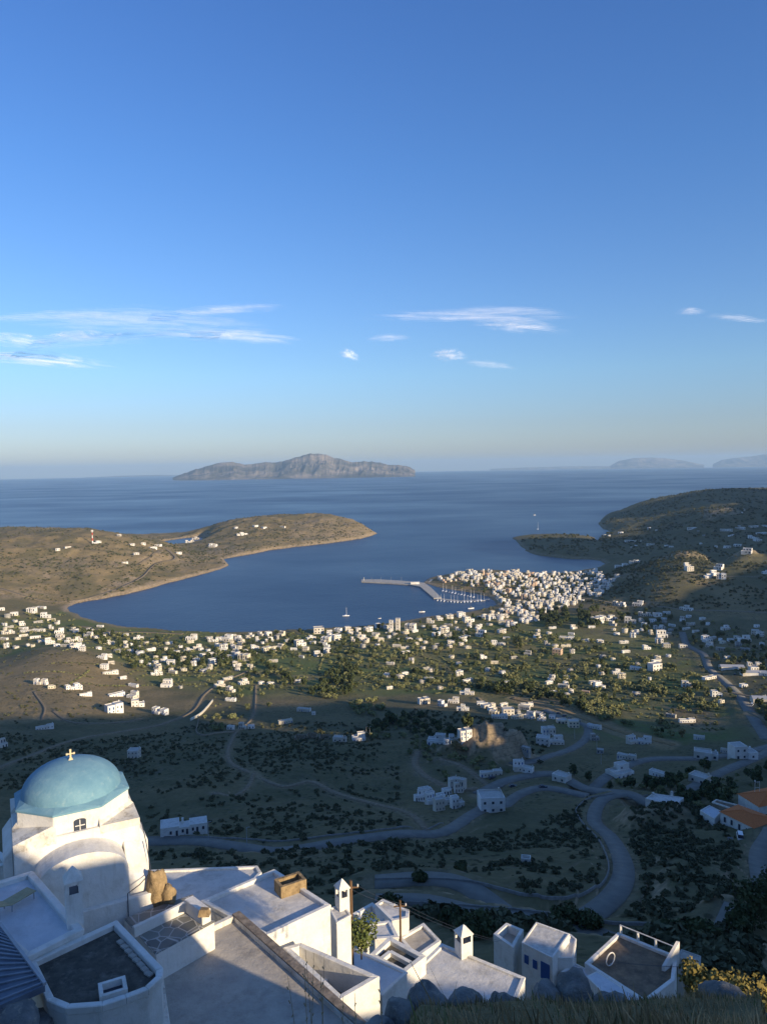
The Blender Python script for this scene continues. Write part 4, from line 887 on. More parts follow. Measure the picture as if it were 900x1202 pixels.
for i in range(4): KIND[('bush', i)] = ([crown_mesh('bush', 60, 1.7, 1.6, 4, .42, .0, 60+i), M_MAQ], None)
for i in range(2): KIND[('gbush', i)] = ([crown_mesh('bush', 90, 2.0, 2.2, 5, .45, .0, 70+i), M_OLIVE], None)
NK = {'olive': 5, 'pine': 3, 'cypress': 2, 'reed': 2, 'bush': 4, 'gbush': 2}
def free(x, y, r=3.0):
    if not len(UA): return True
    return bool(np.all((UA[:, 0]-x)**2+(UA[:, 1]-y)**2 > (UA[:, 2]*.9+r)**2))
UA = np.array(USED)
def scatter(zone, n, kinds, smin, smax, seed, clump=None, avoid=2.5, xy=False):
    w = np.array(zone if xy else [tuple(G(u, v)[:2]) for u, v in zone], float); g = np.random.default_rng(seed); out = []
    X = g.uniform(w[:, 0].min(), w[:, 0].max(), n*6); Y = g.uniform(w[:, 1].min(), w[:, 1].max(), n*6); Y = np.maximum(Y, 9)
    ok = sdist(X, Y, [tuple(p) for p in w]) > 0
    if clump: ok &= fbm(X/clump[0], Y/clump[0], clump[2], 4) > clump[1]+g.uniform(-.16, .10, len(X))
    ok &= bil(ROADD, acol, wrow, X/Y, np.log(Y)) > 2.2
    ok &= bil(SD, acol, wrow, X/Y, np.log(Y)) > 6
    X, Y = X[ok], Y[ok]
    for x, y in zip(X, Y):
        if len(out) >= n: break
        if not free(x, y, avoid): continue
        k = kinds[g.integers(len(kinds))]; out.append((k, int(g.integers(NK[k])), x, y, float(g.uniform(smin, smax)), float(g.uniform(0, 6.28))))
    return out
PL = []
orch = [(430,760),(480,748),(560,752),(620,745),(700,752),(760,770),(820,795),(850,845),(800,845),(740,838),(690,828),(620,812),(560,812),(480,812),(430,800)]
PL += scatter(orch, 680, ['olive','olive','olive','olive','olive','gbush'], .5, 1.1, 1, (26, .46, 3)); PL += scatter(orch, 90, ['pine','cypress'], .5, .9, 101, (26, .5, 6))
PL += scatter([(80,735),(200,752),(430,752),(430,800),(400,822),(330,812),(250,790),(160,790),(130,762)], 480, ['olive','gbush','olive','pine'], .5, 1.0, 2, (30, .5, 4))
PL += scatter([(0,720),(75,720),(120,745),(140,765),(30,760),(0,765)], 150, ['olive','gbush'], .45, .9, 3, (25, .48, 5))
PL += scatter([(300,742),(420,738),(540,724),(600,730),(640,742),(560,755),(430,755),(300,757)], 190, ['olive','pine','gbush'], .5, .9, 4, None, .5)
PL += scatter([(630,720),(665,716),(668,736),(640,738)], 42, ['pine'], .8, 1.15, 5, None, .5)
PL += scatter([(678,714),(702,714),(702,738),(680,738)], 30, ['pine'], .8, 1.1, 6, None, .5)
PL += scatter([(602,752),(612,752),(612,763),(603,763)], 10, ['cypress'], .8, 1.1, 7, None, .5)
PL += scatter([(675,828),(700,822),(745,848),(735,856),(690,842)], 60, ['olive'], .7, 1.05, 8)
PL += scatter([(560,812),(640,822),(690,838),(690,828),(620,808),(560,804)], 70, ['olive','pine'], .6, 1.0, 9)
PL += scatter([(380,790),(410,785),(418,812),(395,822),(370,818)], 60, ['olive','pine'], .6, 1.0, 10)
PL += scatter([(412,828),(440,822),(452,832),(440,842),(415,840)], 34, ['olive'], .7, 1.0, 11)
PL += scatter([(760,845),(790,835),(800,865),(765,868)], 20, ['reed','gbush','olive'], .6, 1.0, 12)
PL += scatter([(850,812),(905,835),(905,862),(880,835)], 30, ['olive','pine'], .6, 1.0, 13)
PL += scatter([(600,700),(700,690),(700,670),(640,678),(560,680),(520,690),(590,720)], 110, ['pine','olive'], .5, .9, 14, None, .2)
PL += scatter([(690,716),(800,720),(900,745),(900,800),(850,790),(800,760),(720,745)], 190, ['olive','pine','gbush'], .5, .95, 15, (30, .47, 9))
PL += scatter([(480,868),(560,860),(580,850),(480,838),(440,850),(430,870)], 110, ['olive','pine','bush'], .5, .95, 16)
PL += scatter([(640,905),(700,918),(760,918),(840,900),(900,905),(900,925),(800,945),(700,925)], 90, ['olive','pine','gbush'], .4, .75, 17)
PL += scatter([(780,925),(835,930),(860,945),(820,955),(790,945)], 26, ['pine','olive'], .5, .8, 18, None, 1.0)
PL += scatter([(480,870),(560,880),(620,905),(560,925),(500,920),(480,895)], 60, ['olive','bush'], .4, .7, 19)
PL += scatter([(150,760),(300,762),(300,775),(260,790),(170,775)], 60, ['olive','pine'], .6, 1.0, 21)
PL += scatter([(225,780),(300,775),(320,830),(280,850),(240,840)], 70, ['olive','gbush'], .5, .9, 22)
PL += scatter([(240,838),(275,842),(275,858),(238,858)], 12, ['olive'], .6, .9, 23)
PL += scatter([(80,737),(215,742),(300,744),(420,740),(420,744),(215,748),(80,741)], 90, ['olive','gbush'], .35, .6, 24)
BU = []
BU += scatter([(-20,860),(100,870),(230,850),(420,848),(470,900),(470,1000),(430,1060),(180,1015),(170,950),(0,930)], 3000, ['bush'], .2, 1.0, 31, (24, .5, 11))
BU += scatter([(440,985),(560,985),(690,935),(720,1030),(640,1055),(440,1035)], 800, ['bush'], .2, .85, 32, (18, .5, 12))
BU += scatter([(740,945),(860,945),(890,1000),(880,1060),(740,1080)], 850, ['bush'], .25, 1.0, 33, (14, .47, 13))
BU += scatter([(420,1065),(560,1075),(740,1098),(880,1110),(905,1180),(780,1150),(700,1095),(560,1100),(470,1060)], 380, ['bush'], .6, 1.7, 34, (9, .45, 14))
BU += scatter([(470,830),(560,840),(640,860),(640,900),(480,870)], 240, ['bush'], .6, 1.3, 35)
BU += scatter([(620,690),(720,715),(900,720),(900,660),(760,655),(700,680)], 1300, ['bush'], .9, 2.0, 36, (50, .45, 15))
BU += scatter([(0,650),(100,640),(250,630),(400,612),(420,630),(262,655),(150,695),(70,710),(0,700)], 1500, ['bush'], .9, 1.9, 37, (60, .48, 16))
BU += scatter([(700,630),(800,600),(900,600),(900,650),(700,650)], 700, ['bush'], 1.2, 2.6, 38, (70, .46, 17))
BU += scatter([(620,640),(690,642),(690,655),(640,652)], 130, ['bush'], 1, 2, 39)
BU += scatter([(0,760),(150,780),(160,850),(0,850)], 260, ['bush'], .5, 1.0, 40, (20, .55, 18))
BU += scatter([(430,755),(850,790),(850,860),(560,815),(430,810)], 900, ['gbush','gbush','bush'], .5, 1.1, 41, (22, .47, 19))
BU += scatter([(80,740),(430,745),(430,820),(160,800)], 700, ['gbush','bush'], .4, 1.0, 42, (25, .47, 20))
BU += scatter([(700,720),(900,740),(900,860),(850,800)], 260, ['gbush','bush'], .5, 1.1, 43, (22, .47, 21))
BU += scatter([(380,2050),(900,2050),(2600,2600),(2600,4300),(1300,3600),(900,3000),(620,2500),(400,2350)], 3200, ['bush'], 1.3, 3.4, 150, (90, .44, 23), 2.5, True)
BU += scatter([(-1500,1450),(-500,1450),(-300,2100),(0,2600),(-40,2850),(-500,2900),(-1500,2300)], 1500, ['bush'], .9, 2.0, 151, (60, .47, 24), 2.5, True)
# hedgerows and field edges across the plain
gh = np.random.default_rng(9)
for hx in range(46):
    u, v = gh.uniform(20, 860), gh.uniform(752, 815)
    if u > 640: v += 25
    p = G(u, v); a = gh.choice((0.15, 1.45))+gh.uniform(-.25, .25)+(.5 if u > 500 else 0); L_ = gh.uniform(30, 110)
    for q in range(int(L_/2.6)):
        x, y = p.x+math.cos(a)*q*2.6+gh.uniform(-.5, .5), p.y+math.sin(a)*q*2.6+gh.uniform(-.5, .5)
        if y < 300 or not free(x, y, 1.5) or bil(SD, acol, wrow, np.array([x/y]), np.log(np.array([y])))[0] < 6 or bil(ROADD, acol, wrow, np.array([x/y]), np.log(np.array([y])))[0] < 2: continue
        BU.append(('gbush' if gh.random() < .6 else 'bush', int(gh.integers(2)), x, y, float(gh.uniform(.45, .85)), 0.0))
tg_ = [(520,676),(620,674),(690,674),(690,700),(640,722),(570,720)]
PL += scatter(tg_, 160, ['pine', 'olive'], .35, .6, 140, None, -2.0)
# the trees that show largest are objects of their own; the rest are the wood and scrub
def pxs(r): return r[4]*(1.3 if r[0] in ('pine',) else 1)*(3.4 if r[0] != 'cypress' else 2)/r[3]
trees = sorted([r for r in PL if r[0] in ('olive', 'pine', 'cypress', 'reed')], key=lambda r: -pxs(r)); rest = trees[270:]+[r for r in PL if r[0] in ('bush', 'gbush')]
TN = {'olive': ('olive_tree', 'round grey green olive tree', 'olive tree'), 'pine': ('pine_tree', 'tall dark green pine tree', 'pine tree'), 'cypress': ('cypress_tree', 'narrow upright cypress tree', 'cypress'), 'reed': ('reed_clump', 'dry golden reed clump', 'reeds')}
TL = [(n, u, v) for n, u, v in LANDM]
cnt = {}
TORD = ['nearest to it']+[w_+' nearest' for w_ in 'second third fourth fifth sixth seventh eighth ninth tenth eleventh twelfth thirteenth fourteenth fifteenth sixteenth seventeenth eighteenth nineteenth twentieth'.split()]+['twenty '+w_+' nearest' for w_ in 'first second third fourth fifth sixth seventh eighth ninth'.split()]+['thirtieth nearest', 'thirty first nearest', 'thirty second nearest', 'thirty third nearest', 'thirty fourth nearest', 'thirty fifth nearest']+['farthest']*60
for k, i, x, y, s_, a in trees[:270]:
    (cm, mt), tm = KIND[(k, i)]; z = TZ(x, y); e = empty(TN[k][0], (x, y, z-.1), a); e.scale = (s_, s_, s_)
    link('crown', cm, mt, e); link('trunk', tm, M_BARK, e)
    uu, vv = 450+868*x/y, 546.6-.0165*868*x/y+868*(CAMZ-z)/y; li = min(range(len(TL)), key=lambda q: math.hypot(uu-TL[q][1], (vv-TL[q][2])*2.2)); cnt.setdefault((k, li), []).append((math.hypot(uu-TL[li][1], vv-TL[li][2]), uu-TL[li][1], vv-TL[li][2], e, s_))
for (k, li), l in cnt.items():
    l.sort(key=lambda t: t[0]); by = {}
    for t in l: by.setdefault(('left of' if t[1] < 0 else 'right of') if abs(t[1]) > abs(t[2])*1.2 else ('beyond' if t[2] < 0 else 'in front of'), []).append(t)
    for dn, ts in by.items():
        for j, t in enumerate(ts):
            tag(t[3], TN[k][1]+f' {dn} {TL[li][0]}'+(f', {TORD[j]}' if len(ts) > 1 else ''), TN[k][2], 'trees of the plain and the slopes')
def merge_plants(lst, name, mat, label, cat, drop=0.15):
    items = []
    for k, i, x, y, s_, a in lst:
        items.append((KIND[(k, i)][0][0], Matrix.Translation((x, y, TZ(x, y)-drop)) @ Matrix.Rotation(a, 4, 'Z') @ Matrix.Scale(s_, 4)))
    o = merge_np(items, name, [mat]); tag(o, label, cat, kind='stuff'); return o
merge_plants([r for r in rest if r[0] in ('olive', 'gbush')]+[r for r in BU if r[0] == 'gbush'], 'orchard_trees', M_OLIVE, 'mass of small olive trees and bushes covering the plain', 'orchard')
merge_plants([r for r in rest if r[0] in ('pine', 'cypress', 'reed')], 'pine_wood', M_PINE, 'mass of small dark pines between the houses', 'wood')
merge_plants([r for r in BU if r[0] == 'bush']+[r for r in rest if r[0] == 'bush'], 'maquis_scrub', M_MAQ, 'low dark scrub dotted over the hillsides', 'scrub')
print('TREES', len(trees), 'REST', len(rest), 'BU', len(BU))
# ------------------------------------------------------------------ the hilltop village just below the viewpoint
def near_mat(name, c1, c2, rough=0.9, sc=1.2, bump=0.35, stain=None, sc2=None):
    k = NM(name, rough, 0.2); v = k.coord('World'); f = k.noise(v, sc, 7, 0.65, 0.35, 0.65); c = k.mix(f, c1, c2)
    if stain: c = k.mix(k.math('MULTIPLY', k.noise(v, sc2 or 0.55, 8, 0.72, 0.52, 0.68), 0.75), c, stain); c = k.mix(k.math('MULTIPLY', k.noise(v, 2.0, 6, 0.65, 0.56, 0.72, stretch=(2.2, 2.2, 0.22)), 0.4), c, stain)
    k.color(c); k.bump(k.math('ADD', k.noise(v, 9, 5, 0.6, 0.2, 0.8), k.math('MULTIPLY', k.noise(v, 1.7, 4), 2.0)), bump, 0.03); return k.m
N_WHITE = near_mat('lime_wash', (0.73, 0.71, 0.67), (0.65, 0.63, 0.58), stain=(0.50, 0.465, 0.40), sc2=0.8)
N_PARA = near_mat('parapet_wash', (0.74, 0.71, 0.64), (0.58, 0.54, 0.46), stain=(0.24, 0.20, 0.15), sc2=1.6)
N_ROOFG = near_mat('grey_screed', (0.46, 0.42, 0.36), (0.36, 0.33, 0.29), stain=(0.25, 0.225, 0.19))
N_ROOFW = near_mat('pale_screed', (0.64, 0.62, 0.59), (0.52, 0.505, 0.48), stain=(0.36, 0.34, 0.30))
N_ROOFD = near_mat('dark_weathered_screed', (0.115, 0.105, 0.085), (0.060, 0.056, 0.048), stain=(0.22, 0.20, 0.165), sc=2.2, sc2=1.3)
N_ROOFB = near_mat('brown_earth_roof', (0.26, 0.19, 0.125), (0.14, 0.105, 0.075), stain=(0.07, 0.06, 0.05))
N_ROOFBL = near_mat('pale_blue_terrace', (0.60, 0.62, 0.65), (0.50, 0.53, 0.57), stain=(0.42, 0.43, 0.45))
N_DIRT = near_mat('dirty_parapet', (0.30, 0.25, 0.20), (0.13, 0.11, 0.09), sc=3.0)
N_OCHRE = near_mat('ochre_rubble', (0.38, 0.275, 0.15), (0.20, 0.145, 0.08), sc=2.5, bump=0.9, stain=(0.14, 0.10, 0.06))
def slate_mat():
    k = NM('slate_paving', 0.7, 0.35); v = k.coord('World'); vo = k.n.new('ShaderNodeTexVoronoi'); vo.feature = 'DISTANCE_TO_EDGE'; vo.inputs['Scale'].default_value = 1.5; k.l.new(v, vo.inputs['Vector'])
    e = k.n.new('ShaderNodeMapRange'); e.inputs[1].default_value = 0.02; e.inputs[2].default_value = 0.05; k.l.new(vo.outputs[0], e.inputs[0])
    vc = k.n.new('ShaderNodeTexVoronoi'); vc.inputs['Scale'].default_value = 1.5; k.l.new(v, vc.inputs['Vector']); hsv = k.n.new('ShaderNodeSeparateColor'); k.l.new(vc.outputs['Color'], hsv.inputs[0])
    st = k.mix(hsv.outputs[0], (0.12, 0.125, 0.12), (0.26, 0.25, 0.215)); k.color(k.mix(e.outputs[0], (0.42, 0.41, 0.38), st)); k.bump(e.outputs[0], 0.5, 0.02); return k.m
N_SLATE = slate_mat()
def inset(pts, d):
    n = len(pts); A_ = sum(pts[i][0]*pts[(i+1) % n][1]-pts[(i+1) % n][0]*pts[i][1] for i in range(n)); sg = 1 if A_ > 0 else -1; out = []
    for i in range(n):
        p0, p1, p2 = Vector(pts[i-1]), Vector(pts[i]), Vector(pts[(i+1) % n]); a = (p1-p0).normalized(); b = (p2-p1).normalized()
        na = Vector((-a.y, a.x))*sg; nb = Vector((-b.y, b.x))*sg; m = (na+nb); m = m/max(m.dot(m)/2, .25)
        out.append(tuple(p1+m*d))
    return out
def pxy(px, z): return [tuple(P(u, v, z)[:2]) for u, v in px]
def centre(pts): return (sum(p[0] for p in pts)/len(pts), sum(p[1] for p in pts)/len(pts))
def rel(pts, c): return [(p[0]-c[0], p[1]-c[1]) for p in pts]
def flat_house(name, label, px, z, down, wall=None, roof=None, para=None, th=.28, ph=.22, cat='house', xy=None, group=None):
    """house whose roof outline is seen at height z: wall body, roof surface, parapet ring"""
    pts = xy or pxy(px, z+ph); c = centre(pts); q = rel(pts, c); e = empty(name, (c[0], c[1], z)); tag(e, label, cat, group)
    m = MB(); m.prism(q, -down, 0); m.link('wall', wall or N_WHITE, e, bevel=.035)
    iq = inset(q, th); m = MB(); m.prism(iq, -.06, .035); m.link('roof', roof or N_ROOFW, e)
    m = MB(); n = len(q)
    oq = inset(q, -.03)
    for i in range(n):
        j = (i+1) % n; m.prism([oq[i], oq[j], iq[j], iq[i]], .002, ph+.0012*i)
    m.link('parapet', para or N_PARA, e, bevel=.03); return e
def local(e, p): return Vector(p)-Vector(e.location)
def opening(e, name, a, b, h, mat, t=.06, frame=None):
    """flat leaf standing between points a and b (base), height h, with a frame"""
    a, b = local(e, a), local(e, b); m = MB(); m.bar((a.x, a.y, a.z+h/2), (b.x, b.y, b.z+h/2), t, h); o = m.link(name, mat, e)
    if frame:
        d = (b-a).normalized(); m = MB()
        m.bar((a.x, a.y, a.z-.06), (a.x, a.y, a.z+h+.06), .10, t*1.8); m.bar((b.x, b.y, b.z-.06), (b.x, b.y, b.z+h+.06), .10, t*1.8); m.bar(a+Vector((0,0,h+.02)), b+Vector((0,0,h+.02)), .1, t*1.8)
        m.link('frame', frame, o)
    return o
def chimney(px, z, w, h, label, rz=.5, hcap=.45):
    p = P(px[0], px[1], z); e = empty('chimney', p, rz); tag(e, label, 'chimney')
    m = MB(); m.box(-w/2,-w/2,-1.5,w/2,w/2,h-.5); [m.box(sx*w/2-(.14 if sx>0 else 0), sy*w/2-(.14 if sy>0 else 0), h-.5, sx*w/2+(.14 if sx<0 else 0), sy*w/2+(.14 if sy<0 else 0), h) for sx in (-1,1) for sy in (-1,1)]; m.link('shaft', N_WHITE, e)
    MB().box(-w/2+.03,-w/2+.03,h-.5,w/2-.03,w/2-.03,h-.46).link('flue', M_DARK, e)
    m = MB(); k_ = w/2+.05; m.prism([(-k_,-k_),(k_,-k_),(k_,k_),(-k_,k_)], h+.002, h+.06); m.prism([(-k_,-k_),(k_,-k_),(k_,k_),(-k_,k_)], h+.062, h+.06+hcap, [(-.02,-.02),(.02,-.02),(.02,.02),(-.02,.02)]); m.link('cap', N_WHITE, e)
    return e
# ---- the blue domed church
CX, CY, YAW = -17.38, 39.7, 0.487
ch = empty('domed_church', (CX, CY, 226.0), YAW); tag(ch, 'whitewashed chapel with a blue dome in the left foreground', 'church')
ZB = 226.0; Rg = 3.0
octg = [(Rg*math.cos(R_(22.5+45*i)), Rg*math.sin(R_(22.5+45*i))) for i in range(8)]
zd = 232.45-ZB; zs = 231.45-ZB
m = MB(); m.prism([(-3.02,-3.02),(3.02,-3.02),(3.02,3.02),(-3.02,3.02)], -5, zs-.05); m.link('wall', N_WHITE, ch, bevel=.05)
m = MB(); m.prism(octg, zs-.7, zd); m.link('drum', N_WHITE, ch, bevel=.03)
m = MB()                                     # sloping corner roofs between square and drum
ap = Rg*math.cos(R_(22.5)); hs_ = Rg*math.sin(R_(22.5))
for sx in (-1, 1):
    for sy in (-1, 1):
        c_ = (sx*3.02, sy*3.02, zs-.05); a_ = (sx*3.02, sy*hs_, zs-.05); b_ = (sx*hs_, sy*3.02, zs-.05); a2 = (sx*ap, sy*hs_, zs+.38); b2 = (sx*hs_, sy*ap, zs+.38)
        cr_ = [c_, (sx*3.02, sy*hs_*.9, 0), (sx*(ap-.1), sy*hs_*.9, 0), (sx*hs_*.9, sy*(ap-.1), 0), (sx*hs_*.9, sy*3.02, 0)]; m = MB(); zt_ = {0: zs+.0, 1: zs+.02, 2: zs+.46, 3: zs+.46, 4: zs+.02}
        m.prism([(p[0]*1.004, p[1]*1.004) for p in cr_], zs-.4, [zt_[q_] for q_ in (range(5) if sx*sy > 0 else range(5))]); m.link('corner_roof', N_PARA, ch)
k = NM('blue_dome_paint', 0.75, 0.3); v = k.coord('Object'); c = k.mix(k.noise(v, 0.9, 8, 0.7, 0.35, 0.65), (0.17, 0.315, 0.39), (0.115, 0.245, 0.335)); c = k.mix(k.math('MULTIPLY', k.noise(v, 2.3, 8, 0.75, 0.56, 0.72), 0.5), c, (0.30, 0.41, 0.43)); k.color(c); k.bump(k.noise(v, 7, 5), 0.25, 0.03); M_DOME = k.m
m = MB(); bm = m.bm; rings = []
prof = []
for i in range(15):
    a = math.pi/2*i/14; prof.append((2.56*math.cos(a), zd+.12+1.62*math.sin(a)))
for r, z in prof[:-1]: rings.append([bm.verts.new((r*math.cos(2*math.pi*k_/48), r*math.sin(2*math.pi*k_/48), z)) for k_ in range(48)])
for a, b in zip(rings, rings[1:]):
    for q in range(48): bm.faces.new((a[q], a[(q+1) % 48], b[(q+1) % 48], b[q]))
tp = bm.verts.new((0, 0, prof[-1][1])); [bm.faces.new((rings[-1][q], rings[-1][(q+1) % 48], tp)) for q in range(48)]
dome = m.link('dome', M_DOME, ch, smooth=True)
m = MB(); oc2 = [(x*1.02, y*1.02) for x, y in octg]; bm = m.bm; o1 = [bm.verts.new((x, y, zd+.003)) for x, y in oc2]; o0 = [bm.verts.new((x, y, zd-.09)) for x, y in oc2]
inn = [bm.verts.new((2.5*math.cos(R_(22.5+45*i)), 2.5*math.sin(R_(22.5+45*i)), zd+.24)) for i in range(8)]
mid = []
for i in range(8):
    j = (i+1) % 8; bm.faces.new((o0[i], o0[j], o1[j], o1[i])); a = R_(22.5+45*i+22.5); mv = bm.verts.new((2.53*math.cos(a), 2.53*math.sin(a), zd+.22)); bm.faces.new((o1[i], o1[j], mv)); bm.faces.new((o1[i], mv, inn[i])); bm.faces.new((o1[j], inn[j], mv))
m.link('dome_skirt', M_DOME, dome)
N_GILT = plain('gilt_cross', (0.62, 0.52, 0.32), 0.6, 0.15, 3, 0.4)
m = MB(); zt = prof[-1][1]; m.bar((0,0,zt-.05),(0,0,zt+.52),.085,.07); m.bar((-.17,0,zt+.32),(.17,0,zt+.32),.075,.06)
for p in ((-.18,.32),(.18,.32),(0,.52)): m.cbox(p[0], 0, zt+p[1]-.05, .1, .08, .1)
m.prism([(-.16,-.16),(.16,-.16),(.16,.16),(-.16,.16)], zt-.06, zt+.1, [(-.05,-.05),(.05,-.05),(.05,.05),(-.05,.05)]); m.link('cross', N_GILT, ch)
# window in the front face of the drum
yf = -ap
m = MB(); arc = [(-.3,-.1),(.3,-.1),(.3,.55)]+[(.3*math.cos(a), .55+.12*math.sin(a)) for a in np.linspace(.3, math.pi-.3, 7)]+[(-.3,.55)]
bm = m.bm
def vprism(m, pts, y0, y1, ox=0, oz=0):
    a = [m.bm.verts.new((x+ox, y0, z+oz)) for x, z in pts]; b = [m.bm.verts.new((x+ox, y1, z+oz)) for x, z in pts]; m.bm.faces.new(a); m.bm.faces.new(b[::-1])
    for i in range(len(pts)): j = (i+1) % len(pts); m.bm.faces.new((a[j], a[i], b[i], b[j]))
vprism(m, arc, yf-.02, yf+.05, .1, zs-.12); w_ = m.link('window', M_DARK, ch)
m = MB(); m.bar((.1, yf-.04, zs-.1), (.1, yf-.04, zs+.5), .04); m.bar((-.14, yf-.04, zs+.2), (.34, yf-.04, zs+.2), .04); m.link('glazing_bar', N_WHITE, w_)
m = MB(); m.box(-.26, yf-.12, zs-.3, .46, yf+.02, zs-.23); m.link('sill', N_WHITE, w_)
# vaulted front arm
m = MB(); R1 = 2.15; rise = 1.25; z0v = 229.75-ZB; N_ = 18
ar = [(R1*math.cos(a), z0v+rise*math.sin(a)) for a in np.linspace(0, math.pi, N_)]
vprism(m, [(-R1, -4)]+[(x, z) for x, z in ar[::-1]]+[(R1, -4)], -4.65, -2.6); m.link('vaulted_arm', N_WHITE, ch, bevel=.03)
m = MB(); m.prism([(R1+.003,-4.45),(3.2,-4.45),(3.2,-3.03),(R1+.003,-3.03)], -5, [229.0-ZB, 228.85-ZB, 230.15-ZB, 230.4-ZB]); m.link('side_buttress', N_WHITE, ch, bevel=.04)
m = MB(); m.prism([(-2.9,-5.0),(3.28,-5.0),(3.28,-4.66),(-2.9,-4.66)], -5, 228.25-ZB); m.link('plinth', N_WHITE, ch, bevel=.04)
# arms on the other sides
m = MB(); m.prism([(-3.5,-1.9),(-3.03,-1.9),(-3.03,1.9),(-3.5,1.9)], -5, [230.3-ZB, 230.9-ZB, 230.9-ZB, 230.3-ZB]); m.link('side_arm', N_WHITE, ch, bevel=.05)
m = MB(); m.prism([(3.03,-1.9),(3.6,-1.9),(3.6,1.9),(3.03,1.9)], -5, [230.6-ZB, 229.6-ZB, 229.6-ZB, 230.6-ZB]); m.link('side_arm', N_WHITE, ch, bevel=.05)
m = MB(); vprism(m, [(-1.0,0),(.95,0),(0,.8)], -5.35, -5.003, 1.45, 226.3-ZB); m.link('porch_pediment', N_WHITE, ch)
m = MB(); m.box(1.2,-5.38,226.42-ZB,1.62,-5.3,226.72-ZB); m.link('niche', M_DARK, ch)
m = MB(); m.tube([(3.25,-4.5,229.1-ZB),(2.6,-5.06,228.9-ZB),(2.0,-5.06,228.6-ZB),(1.98,-5.06,226-ZB)], .025, 5); m.tube([(3.1,-3.1,231.2-ZB),(3.25,-3.4,230.2-ZB),(3.3,-4.4,229-ZB)], .025, 5); m.link('cable', M_DARK, ch)
# ---- ochre rubble wall beside the church
rr2 = random.Random(3)
def chunk(seed, sc, off):
    bm = bmesh.new(); bmesh.ops.create_icosphere(bm, subdivisions=4, radius=1); c = np.array([v_.co[:] for v_ in bm.verts]); f = np.array([[v_.index for v_ in q.verts] for q in bm.faces]); bm.free(); g = np.random.default_rng(seed)
    for q_ in range(12):
        d = g.normal(size=3); d[2] *= .5; d /= np.linalg.norm(d); t_ = c @ d; c = c-np.maximum(t_-g.uniform(.55, .8), 0)[:, None]*d*.9
    n_a = fbm(c[:, 0]*3+seed, c[:, 1]*2+c[:, 2]*3, seed, 5)-.5; return c*(1+n_a[:, None]*.45)*sc+off, f
cA = chunk(3, (.66, .5, 1.75), (-.15, 0, -.2)); cB = chunk(5, (.6, .5, 1.2), (.32, -.05, -.8)); me = mesh_np('rubble', np.concatenate([cA[0], cB[0]]), np.concatenate([cA[1], cB[1]+len(cA[0])]), True)
o = link('rubble_wall', me, N_OCHRE, loc=P(190, 1046, 228.1)); tag(o, 'lumpy ochre rubble wall stub against the right side of the chapel', 'wall')
# ---- terraces left
e = flat_house('terrace_house', 'white house with a pale blue roof terrace in front of the chapel', [(-40,1046),(38,1022),(98,1090),(30,1124),(-45,1062)], 230.2, 6, roof=N_ROOFBL, para=N_WHITE, th=.3, ph=.25)
chimney((88,1083), 230.3, .66, 1.95, 'slim white chimney with a pointed cap in front of the chapel', .5, .55)
# sun loungers
lg = empty('sun_lounger', P(22, 1066, 230.3), R_(62)); tag(lg, 'pale khaki sun lounger on the blue roof terrace', 'sun lounger')
N_KH = near_mat('khaki_sling', (0.36, 0.34, 0.22), (0.29, 0.27, 0.17), sc=4)
m = MB(); m.box(-.35,-.05,.32,.9,.6,.36); m.link('seat', N_KH, lg); m = MB(); m.prism([(-1.05,-.05),(-.36,-.05),(-.36,.6),(-1.05,.6)], [.6,.33,.33,.6], [.64,.37,.37,.64]); m.link('backrest', N_KH, lg)
for x, y in ((-.3,0),(.8,0),(-.3,.55),(.8,.55)): MB().bar((x,y,0),(x,y,.33),.045).link('leg', M_METAL, lg)
MB().bar((-.95,-.05,0),(-.95,-.05,.6),.04).link('leg', M_METAL, lg)
# corrugated roof
cr = empty('shed_roof', P(10, 1130, 230.6)); tag(cr, 'dark blue grey corrugated roof at the lower left edge', 'roof')
q = rel(pxy([(-60,1045),(0,1082),(53,1152),(-10,1180),(-70,1190)], 230.9), cr.location[:2])
MB().prism(q, -.1, .15).link('deck', near_mat('corrugated_sheet', (0.16, 0.19, 0.23), (0.11, 0.13, 0.17), rough=.6), cr)
a0, a1, b0, b1 = [Vector((*p, 0)) for p in (q[1], q[2], q[0], q[3])]
m = MB()
for i in range(17): t_ = (i+.5)/17; p_ = a0.lerp(a1, t_); r_2 = b0.lerp(b1, t_); m.bar((p_.x, p_.y, .19), (r_2.x, r_2.y, .19), .07, .05)
m.link('rib', near_mat('sheet_rib', (0.24, 0.27, 0.32), (0.17, 0.2, 0.24), rough=.6), cr)
MB().bar(tuple(a0+Vector((0,0,.2))), tuple(a1+Vector((0,0,.2))), .12, .12).link('edge_flashing', M_METAL, cr)
